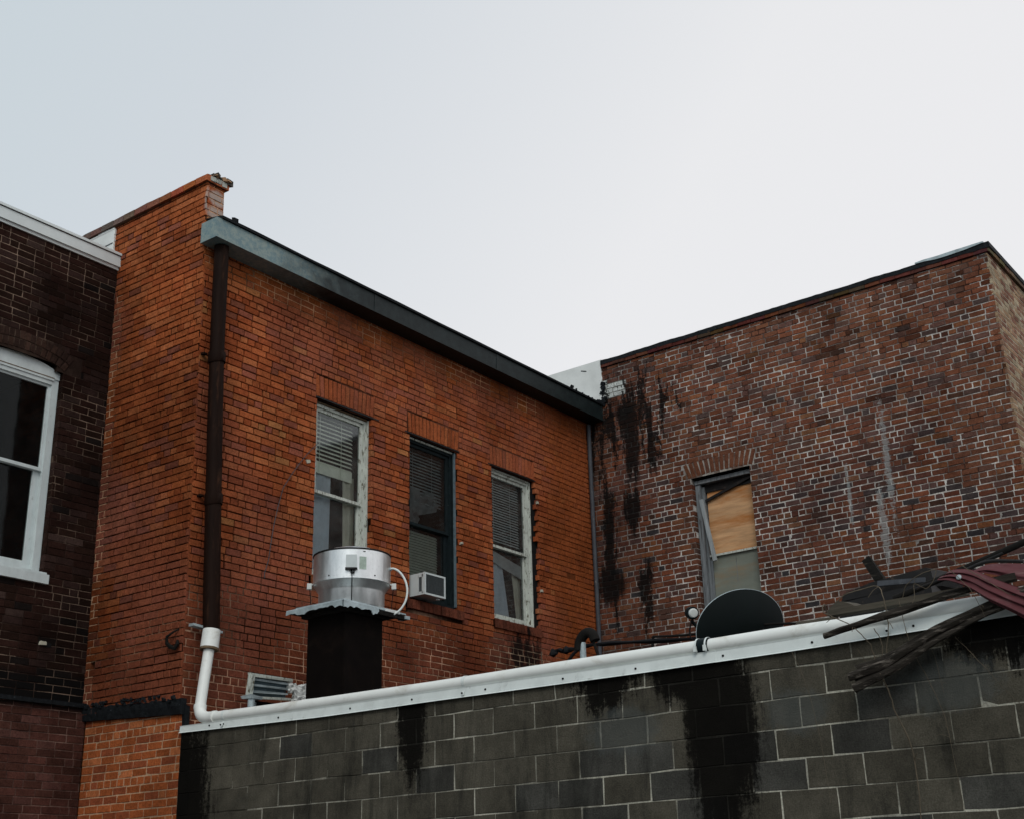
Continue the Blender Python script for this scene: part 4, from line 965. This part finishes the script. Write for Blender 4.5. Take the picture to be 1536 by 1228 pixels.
for j in range(nz_+1):
    for i in range(nx+1):
        x=1.03+.30*i/nx; z=.50-.19*j/nz_+.012*RND.uniform(-1,1)-(0 if 0<j<nz_ else .012*RND.random()); V.append((x+RND.uniform(-.006,.006),-.34+RND.uniform(-.014,.014),z))
for j in range(nz_):
    for i in range(nx):
        if j>=nz_-2-int(i<4)*2 and i<3: continue
        Fc.append((j*(nx+1)+i,j*(nx+1)+i+1,(j+1)*(nx+1)+i+1,(j+1)*(nx+1)+i))
k0=len(V); V2=[(p[0],p[1]+.03,p[2]) for p in V]; m.mesh(V+V2,Fc+[tuple(k0+q for q in f[::-1]) for f in Fc]); m.build('peeling_panel',M['plaster'],VH)
m=MB(); m.tube([(.545,-.34,-.05),(.55,-.34,.30)],.035,10); m.tube([(.61,-.30,-.05),(.61,-.30,.26)],.03,10); m.box((.50,-.38,.28),(.66,-.25,.315),0,(1,1,1),.01); m.build('side_post',M['galv'],VH)
m=MB(); m.box((.65,-.30,-.06),(1.3,-.2,.28)); m.build('hood_box',M['duct'],VH)

# ------------------------------------------------------------------ satellite dish
SD=thing('satellite_dish','dark grey satellite dish seen from behind on the low roof','satellite dish',(.85,-5.5,-.06))
C0=Vector((.85,-5.525,.262)); dv=Vector((.88,.45,.15)).normalized(); lf=Vector((-.604,.797,.02)).normalized(); up_=Vector((0,0,1))
nrm=(dv*.80+lf*.52+up_*.22).normalized(); wx=(lf-nrm*lf.dot(nrm)).normalized(); wy=nrm.cross(wx); 
if wy.z<0: wy=-wy
def dsh(r,th,k=0): return C0+wx*(r*.400*math.cos(th))+wy*(r*.298*math.sin(th))+nrm*(.09*r*r+k)
mb=MB(); V=[];Fc=[];nr,nt_=10,56
for k,off in ((0,0),(1,.006)):
    for i in range(nr+1):
        for j in range(nt_): V.append(dsh(i/nr,2*math.pi*j/nt_,off))
for i in range(nr):
    for j in range(nt_):
        a=i*nt_+j;b=i*nt_+(j+1)%nt_;c=(i+1)*nt_+(j+1)%nt_;d=(i+1)*nt_+j; Fc.append((a,b,c,d)); o_=(nr+1)*nt_; Fc.append((o_+d,o_+c,o_+b,o_+a))
mb.mesh(V,Fc); mb.build('reflector',M['dish'],SD,True)
mb=MB(); mb.tube([dsh(1,2*math.pi*j/56,.003) for j in range(57)],.0035,6,cap=False); mb.build('rim',M['galv'],SD,True)  # pale rim colour stands for the highlight along the dish edge
lnb=Vector((.80,-5.085,.452))
mb=MB(); mb.tube([C0-wy*.33+nrm*.05,C0-wy*.30+nrm*.25+Vector((0,0,-.02)),lnb+nrm*.02+Vector((0,0,-.06))],.014,8); mb.build('feed_arm',M['dish'],SD,True)
fd=(-nrm*.5+Vector((-.6,-.5,-.1))).normalized()
mb=MB(); mb.lathe(lnb,[(0,-.07),(.03,-.07),(.046,-.045),(.05,-.01),(.05,.02),(.036,.022)],24,ax=fd); mb.build('feed_horn',M['rubber'],SD,True)
mb=MB(); mb.lathe(lnb,[(.036,.020),(.036,.040),(.03,.047),(0,.049)],24,ax=fd); mb.build('feed_cover',M['lightplastic'],SD,True)
mb=MB(); mb.obox(C0-nrm*.03-wy*.2,(wx,wy,nrm),(.05,.05,.03)); mb.tube([C0-nrm*.03-wy*.2,C0-nrm*.08-up_*.26,Vector((.72,-5.6,-.06))],.022,10); mb.build('mast',M['iron'],SD,True)
mb=MB(); mb.lathe(C0-nrm*-.002+wx*-.05-wy*.22,[(0,.02),(.006,.018),(.008,0)],8,ax=-nrm); mb.build('bolt',M['steel'],SD)
mb=MB(); mb.tube(smoothpath([lnb+Vector((0,-.0,-.05)),lnb+Vector((0,.03,-.13)),lnb+Vector((0,.02,-.20)),lnb+Vector((0,-.05,-.22)),lnb+Vector((0,-.1,-.3))]),.006,6); mb.build('feed_cable',M['cable'],SD,True)

# ------------------------------------------------------------------ roof bits: cable, gooseneck, rods
mb=MB()
p=smoothpath([(1.0,-3.60,.355),(1.0,-3.66,.375),(1.0,-3.72,.36),(1.0,-3.82,.365),(1.0,-3.95,.375),(1.0,-4.2,.36),(1.0,-4.6,.325),(1.0,-5.0,.29),(.98,-5.3,.27),(.95,-5.6,.2),(.95,-5.8,.0),(.95,-5.9,-.06)])
mb.tube(p,[.017+.004*math.sin(i*.9) for i in range(len(p))],8,rough=.15); mb.tube([(1.0,-3.57,.35),(1.0,-3.60,.365),(1.0,-3.65,.355)],[.012,.036,.012],8,rough=.3); mb.tube([(1.0,-3.69,.36),(1.0,-3.74,.37),(1.0,-3.79,.36)],[.012,.033,.012],8,rough=.3)
mb.tube(smoothpath([(.95,-3.95,.36),(.9,-3.88,.30),(.85,-3.82,.18),(.8,-3.80,.05),(.8,-3.8,-.06)]),.014,8)
tag(mb.build('roof_cable',M['cable'],None,True),'thick black cable strung low across the roof towards the dish','cable')
mb=MB(); mb.tube(smoothpath([(1.0,-4.6,.36),(1.0,-4.8,.34),(1.0,-5.2,.315),(1.0,-5.55,.32),(1.0,-6.0,.27)]),.010,8); mb.tube([(1.0,-4.6,.36),(1.0,-4.55,-.06)],.012,6)
tag(mb.build('roof_rod',M['iron'],None,True),'thin black rod lying just above the thick roof cable','rod')
GN=thing('gooseneck_vent','dark gooseneck vent pipe in front of the brick corner','vent pipe',(.8,-4.05,-.06))
mb=MB(); mb.tube([(.8,-4.045,-.06),(.8,-4.045,.36)],.026,14); mb.build('riser',M['galv'],GN,True)
mb=MB(); mb.tube(smoothpath([(.8,-4.005,.30),(.8,-4.02,.37),(.8,-4.06,.42),(.8,-4.11,.435),(.8,-4.15,.41),(.8,-4.17,.36)]),.042,14); mb.build('bent_hood',M['iron'],GN,True)
mb=MB(); mb.tube([(.8,-4.15,.36),(.8,-4.24,.10),(.8,-4.28,-.06)],.013,8); mb.build('brace',M['iron'],GN,True)
for i,(y,z) in enumerate(((-3.60,.30),(-3.73,.34))):
    mb=MB(); mb.tube([(.8,y+.1,-.06),(.8,y+.105,z)],.004,6)
    tag(mb.build('thin_rod',M['vine'],None,True),['thin upright rod on the roof, left of its twin','thin upright rod nearer the gooseneck vent'][i],'rod','thin rods standing on the roof')
mb=MB(); mb.obox((.8,-4.27,.10),((0,1,0),(1,0,0),(0,.2,1)),(.012,.01,.05)); tag(mb.build('white_peg',M['lightplastic'],None),'small white peg at the foot of the gooseneck vent','peg')

# ------------------------------------------------------------------ debris on the right
def plank(name,pts,w,h,mat,label,cat,jit=.004,n=1,group=None,up=(0,0,1)):
    m=MB(); P=[Vector(p) for p in pts]
    for a,b in zip(P,P[1:]):
        d=b-a; s=Vector(up).cross(d); u=d.cross(s); m.obox((a+b)/2,(d,s,u),(d.length/2,w/2,h/2),0,(1,1,1),jit)
    return tag(m.build(name,mat,None),label,cat,group)
plank('broken_post',[(1.0,-6.60,.42),(1.0,-6.475,.675)],.06,.075,M['charred'],'blackened splintered post leaning up from the roof debris','post',.009)
m=MB()
prf=[(-6.26,.385),(-6.28,.435),(-6.50,.49),(-6.62,.50),(-6.92,.53),(-6.955,.515),(-6.96,.45),(-7.04,.43),(-7.02,.38),(-6.7,.40),(-6.55,.40)]
f0=[Vector((.95,y,z-.0)) for y,z in prf]; f1=[Vector((1.25,y-.04,z+.02)) for y,z in prf]
m.face(f0); m.face(f1[::-1])
for i in range(len(f0)): m.face([f0[i],f1[i],f1[(i+1)%len(f0)],f0[(i+1)%len(f0)]])
tag(m.build('bent_steel_sheet',M['rustblack'],None),'bent black steel sheet lying under the splintered post','sheet')
plank('angle_iron',[(.88,-6.58,.455),(.88,-6.93,.425)],.02,.035,M['conduit'],'short grey angle iron across the black steel sheet','angle iron',.002)
plank('support_stack',[(.95,-6.3,.15),(.95,-7.0,.15)],.3,.42,M['rustblack'],'dark pile of scrap under the bent steel sheet','scrap',.03)
m=MB(); 
for (y0,z0,y1,z1,w_,h_) in ((-6.52,.118,-7.45,.132,.045,.052),):
    d=Vector((0,y1-y0,z1-z0)); m.obox((.10,(y0+y1)/2,(z0+z1)/2),(d,(1,0,0),(0,0,1)),(d.length/2,w_,.020),0,(1,1,1),.005)
tag(m.build('timber_board',M['boardwood'],None),'long weathered timber board lying behind the white pipe','board')
m=MB(); V=[]; base=[(-6.47,.14),(-6.50,.18),(-6.555,.215),(-6.61,.20),(-6.66,.175),(-6.68,.16),(-6.6,.13)]
g0=[Vector((.16,y,z)) for y,z in base]; g1=[Vector((.30,y-.03,z+.01)) for y,z in base]; m.face(g0); m.face(g1[::-1])
for i in range(len(g0)): m.face([g0[i],g1[i],g1[(i+1)%len(g0)],g0[(i+1)%len(g0)]])
tag(m.build('crumpled_felt',M['boardwood'],None),'crumpled grey scrap of roofing resting on the timber board','scrap')
m=MB(); m.box((.05,-6.55,.03),(.25,-6.30,.085),0,(1,1,1),.008); tag(m.build('timber_offcut',M['boardwood'],None),'short timber offcut beside the end of the board','offcut')
m=MB(); m.tube(smoothpath([(.30,-6.9,.20),(.30,-7.25,.285),(.30,-7.66,.39),(.30,-8.3,.56)]),[.022]*19,12); PO=tag(m.build('metal_pole',M['iron'],None,True),'black metal pole rising to the right over the maroon sheet','pole')
m=MB(); m.tube(smoothpath([(.28,-7.05,.235),(.28,-7.3,.285),(.28,-7.66,.375)]),.009,8); m.tube(smoothpath([(.2,-7.4,.27),(.2,-7.52,.31),(.2,-7.62,.315),(.2,-7.8,.28)]),.012,8); tag(m.build('bundled_pipe',M['rustblack'],None,True),'thinner dark pipe lying along the black metal pole','pipe')
# hanging sticks
def stick(name,pts,rs,label,sq=1.0,seed=0,strands=1,mat='charred'):
    m=MB(); P=smoothpath(pts,5)
    def rr(i): 
        t=i/(len(P)-1)*(len(rs)-1); k=int(min(t,len(rs)-2)); return rs[k]+(rs[k+1]-rs[k])*(t-k)
    for s in range(strands):
        off=Vector((0,0,0)) if strands==1 else Vector(((s%2)*.03-.015,0,(s-strands/2+.5)*rs[0]*.75))
        Q=[p+off*(rr(i)/rs[0]) for i,p in enumerate(P)]
        if strands>1: Q[0]=Q[0]+Vector((0,[0,-.03,.02,-.05][s%4],0))
        m.tube(Q,[rr(i)*(1 if strands==1 else .62) for i in range(len(P))],9,rough=.28,seed=seed+s*5,sq=sq)
    return tag(m.build(name,M[mat],None,True,25),label,'stick','broken timbers hanging over the roof edge')
stick('broken_timber',[(-.12,-6.556,-.062),(-.12,-6.8,-.02),(-.11,-7.2,.045),(-.08,-7.48,.095),(-.02,-7.8,.14)],[.021,.022,.024,.028,.03],'thin dark timber hanging across the white pipe',seed=1,mat='oldtimber')
stick('broken_timber',[(-.16,-6.74,-.375),(-.15,-7.0,-.295),(-.13,-7.3,-.16),(-.12,-7.62,-.048),(-.08,-7.95,.05)],[.046,.043,.034,.026,.024],'thick split timber hanging lowest against the block wall',sq=.8,seed=9,strands=4,mat='oldtimber')
# maroon corrugated sheet
def surf(name,top,botm,mat,label,x0,amp,nc,nv=16,ns=60):
    m=MB(); V=[];Fc=[]
    def pl(T,t):
        t=t*(len(T)-1); k=int(min(t,len(T)-2)); f=t-k; f0=f; return Vector((0,T[k][0]+(T[k+1][0]-T[k][0])*f0,T[k][1]+(T[k+1][1]-T[k][1])*f0))
    T=[(p.y,p.z) for p in smoothpath([(0,a,b) for a,b in top],6)]; B=[(p.y,p.z) for p in smoothpath([(0,a,b) for a,b in botm],6)]
    for k in (0,1):
        for j in range(nv+1):
            v=j/nv
            for i in range(ns+1):
                u=i/ns; p=pl(T,u)*(1-v)+pl(B,u)*v
                w_=amp*math.sin(v*nc*2*math.pi+.6); p.x=x0+w_-.10*math.sin(v*1.6)+.02*nz(u*3,v*3,1,3)+.008*nz(u*9,v*9,1,8)+k*.004; p.z+=.4*w_; V.append(p)
    o_=(nv+1)*(ns+1)
    for j in range(nv):
        for i in range(ns):
            a=j*(ns+1)+i; q=(a,a+1,a+ns+2,a+ns+1); Fc.append(q); Fc.append(tuple(o_+x for x in q[::-1]))
    m.mesh(V,Fc); return tag(m.build(name,mat,None,True,60),label,'roofing sheet')
ts=surf('corrugated_sheet',[(-7.365,.20),(-7.44,.235),(-7.56,.215),(-7.70,.13),(-7.9,.02),(-8.2,-.12)],[(-7.372,.165),(-7.45,.14),(-7.55,.08),(-7.66,-.015),(-7.82,-.13),(-8.0,-.28)],M['tarp'],'faded maroon corrugated sheet drooping over the roof edge',-.08,.016,3.2,48)
surf('corrugated_sheet',[(-7.54,.245),(-7.62,.265),(-7.75,.25),(-7.95,.2),(-8.2,.1)],[(-7.53,.20),(-7.62,.19),(-7.75,.14),(-7.95,.06),(-8.2,-.05)],M['tarp'],'second maroon corrugated sheet tucked behind the drooping one',.06,.012,1.2,16)
for (y,z,r_) in((-7.50,.165,.017),(-7.615,.045,.010)):
    m=MB(); m.lathe((-.17,y,z),[(0,.004),(r_*.8,.003),(r_,.0),(r_,-.003)],12,ax=(-1,0,.3)); m.build('washer',M['galv'],ts,True)
# dry vines
vines=[('pale vine bending over the white pipe left of the thin timber',[(.1,-6.50,.13),(.0,-6.53,.17),(-.10,-6.56,.10),(-.13,-6.62,.06),(-.13,-6.75,-.02),(-.12,-6.82,-.10),(-.10,-6.86,-.17),(-.09,-6.87,-.28)],.0055),
('long thick vine hanging to the bottom below the split timber',[(-.19,-6.93,-.36),(-.12,-6.94,-.45),(-.08,-6.96,-.60),(-.06,-7.02,-.80),(-.06,-7.03,-1.1),(-.05,-7.00,-1.4)],.0068),
('thin vine running down the wall right of the split timber',[(-.10,-7.08,.10),(-.10,-7.10,-.10),(-.05,-7.12,-.26),(-.04,-7.18,-.42),(-.04,-7.25,-.66),(-.04,-7.27,-1.0),(-.04,-7.30,-1.3)],.003),
('wiry vine slanting across the blocks at the far right',[(-.04,-7.38,-.17),(-.04,-7.45,-.26),(-.04,-7.55,-.40),(-.04,-7.66,-.56),(-.04,-7.8,-.7)],.0025),
('fine vine crossing the blocks below the black coupling side',[(-.035,-6.28,-.12),(-.035,-6.33,-.25),(-.035,-6.38,-.45),(-.035,-6.42,-.75),(-.035,-6.44,-1.1)],.0024),
('curled vine looping above the board near the steel sheet',[(-.02,-6.62,.165),(-.02,-6.7,.21),(-.02,-6.82,.225),(-.03,-6.90,.23),(-.06,-6.95,.20),(-.12,-6.99,.10),(-.12,-7.0,.0),(-.12,-6.99,-.10),(-.11,-6.96,-.22),(-.10,-6.98,-.3)],.0055),
('looped vine dangling under the black pole',[(.1,-7.02,.12),(.0,-7.10,.20),(-.03,-7.2,.25),(-.03,-7.32,.265),(-.03,-7.25,.16),(-.03,-7.17,.20),(-.05,-7.16,.10),(-.08,-7.12,.02)],.004),
('straight twig crossing in front of the black pole',[(-.2,-7.46,.29),(-.2,-7.55,.215),(-.2,-7.66,.12),(-.2,-7.8,.0)],.0035),
('vine lying over the maroon sheet washers',[(-.2,-7.44,.24),(-.21,-7.52,.14),(-.21,-7.57,.07),(-.19,-7.60,-.02),(-.15,-7.62,-.10)],.003),
('forked vine twig between the pipe strap and the split timber',[(-.12,-6.90,-.06),(-.10,-6.93,-.15),(-.09,-6.92,-.24),(-.10,-6.88,-.33)],.004),
('short fine twig left of the forked twig',[(-.06,-6.75,-.16),(-.06,-6.79,-.24),(-.07,-6.84,-.32)],.0028),
('hair thin vine on the blocks under the right strap',[(-.04,-7.2,-.14),(-.04,-7.24,-.3),(-.04,-7.26,-.5)],.002)]
for lab,P,r in vines:
    m=MB(); Q=smoothpath(P,6); Q=[q+Vector((0,.006*nz(i*.5,r*900,1),.004*nz(i*.7,3,1))) for i,q in enumerate(Q)]
    r*=.75; m.tube(Q,[r*(1-.4*i/len(Q)) for i in range(len(Q))],6,rough=.2)
    for b in range(3 if r>.003 else 1):
        i=RND.randrange(len(Q)//3,len(Q)-2); q=Q[i]; d=Vector((-.02,RND.uniform(-.08,.08),RND.uniform(-.08,.05)))
        m.tube(smoothpath([q,q+d*.5+Vector((0,0,.01)),q+d],4),[r*.5]*9,5)
    tag(m.build('dry_vine',M['vine'],None,True),lab,'vine','dry vines hanging over the block wall')

# ------------------------------------------------------------------ ground
mb=MB(); mb.face([(-400,-400,GZ),(400,-400,GZ),(400,400,GZ),(-400,400,GZ)])
g=mb.build('ground',plain('worn_asphalt',(.07,.068,.064),.9,var=.3,scale=2)); g['kind']='structure'

# ------------------------------------------------------------------ camera
cam=bpy.data.cameras.new('camera'); co=bpy.data.objects.new('camera',cam); COL.objects.link(co); sc.camera=co
cam.sensor_width=36; cam.lens=36*1959.07/1536; cam.clip_end=2000; cam.clip_start=.1
yaw,pitch,roll=.638528518,.364299826,-.0276332973
cp_,sp_=math.cos(pitch),math.sin(pitch); cr,sr=math.cos(roll),math.sin(roll)
fwd=Vector((0,cp_,sp_)); upv=Vector((0,-sp_,cp_)); rt=Vector((1,0,0)); r2=rt*cr+upv*sr; u2=-rt*sr+upv*cr
U=Vector((math.sin(yaw),math.cos(yaw),0)); V_=Vector((-math.cos(yaw),math.sin(yaw),0))
tw=lambda a: Vector((a.dot(U),a.dot(V_),a.z))
X,Y,Z=tw(r2),tw(u2),-tw(fwd)
co.matrix_world=Matrix(((X.x,Y.x,Z.x,-8.154),(X.y,Y.y,Z.y,-10.032),(X.z,Y.z,Z.z,-1.671),(0,0,0,1)))

# ------------------------------------------------------------------ light
w=bpy.data.worlds.new('World'); sc.world=w; w.use_nodes=True; nt=w.node_tree; nt.nodes.clear()
SE=math.radians(38); sdir=Vector((-.80,-.55,0)).normalized()   # towards the veiled sun, behind the camera
sky=N(nt,'ShaderNodeTexSky',sky_type='NISHITA'); sky.sun_disc=False; sky.sun_elevation=SE; sky.sun_rotation=math.atan2(sdir.x,sdir.y); sky.dust_density=4; sky.ozone_density=1
hs=N(nt,'ShaderNodeHueSaturation'); hs.inputs['Saturation'].default_value=.25; nt.links.new(sky.outputs[0],hs.inputs['Color'])
tc=N(nt,'ShaderNodeTexCoord'); dt=N(nt,'ShaderNodeVectorMath',operation='DOT_PRODUCT'); nt.links.new(tc.outputs['Generated'],dt.inputs[0]); dt.inputs[1].default_value=(.797,-.501,-.338)
nzz=noisen(nt,tc.outputs['Generated'],1.6,3,.5)
gv=mth(nt,'ADD',dt.outputs['Value'],mth(nt,'MULTIPLY',mth(nt,'SUBTRACT',nzz,.5),.10))
rp=N(nt,'ShaderNodeValToRGB'); nt.links.new(maprange(nt,gv,-.30,.42,0,1,False),rp.inputs[0])
cr_=rp.color_ramp; cr_.elements[0].position=0; cr_.elements[0].color=(.60,.68,.73,1); cr_.elements[1].position=1; cr_.elements[1].color=(.88,.88,.90,1)
e=cr_.elements.new(.30); e.color=(.66,.71,.76,1)
e=cr_.elements.new(.72); e.color=(.86,.865,.885,1)
sc10=N(nt,'ShaderNodeVectorMath',operation='SCALE'); nt.links.new(rp.outputs[0],sc10.inputs[0]); sc10.inputs['Scale'].default_value=10.0
mx=mixc(nt,.93,hs.outputs[0],sc10.outputs[0])
bg=N(nt,'ShaderNodeBackground'); bg.inputs['Strength'].default_value=.1; nt.links.new(mx,bg.inputs[0]); ow=N(nt,'ShaderNodeOutputWorld'); nt.links.new(bg.outputs[0],ow.inputs[0])
sl=bpy.data.lights.new('sun','SUN'); sl.energy=1.0; sl.angle=math.radians(25); sl.color=(1,.96,.90); so=bpy.data.objects.new('sun',sl); COL.objects.link(so)
sd=Vector((sdir.x*math.cos(SE),sdir.y*math.cos(SE),math.sin(SE))); so.rotation_euler=(-sd).to_track_quat('-Z','Y').to_euler()
sc.view_settings.view_transform='Standard'; sc.view_settings.look='None'; sc.view_settings.gamma=1; sc.view_settings.exposure=0.0
sc.cycles.max_bounces=6; sc.cycles.transparent_max_bounces=8
sc.render.film_transparent=False
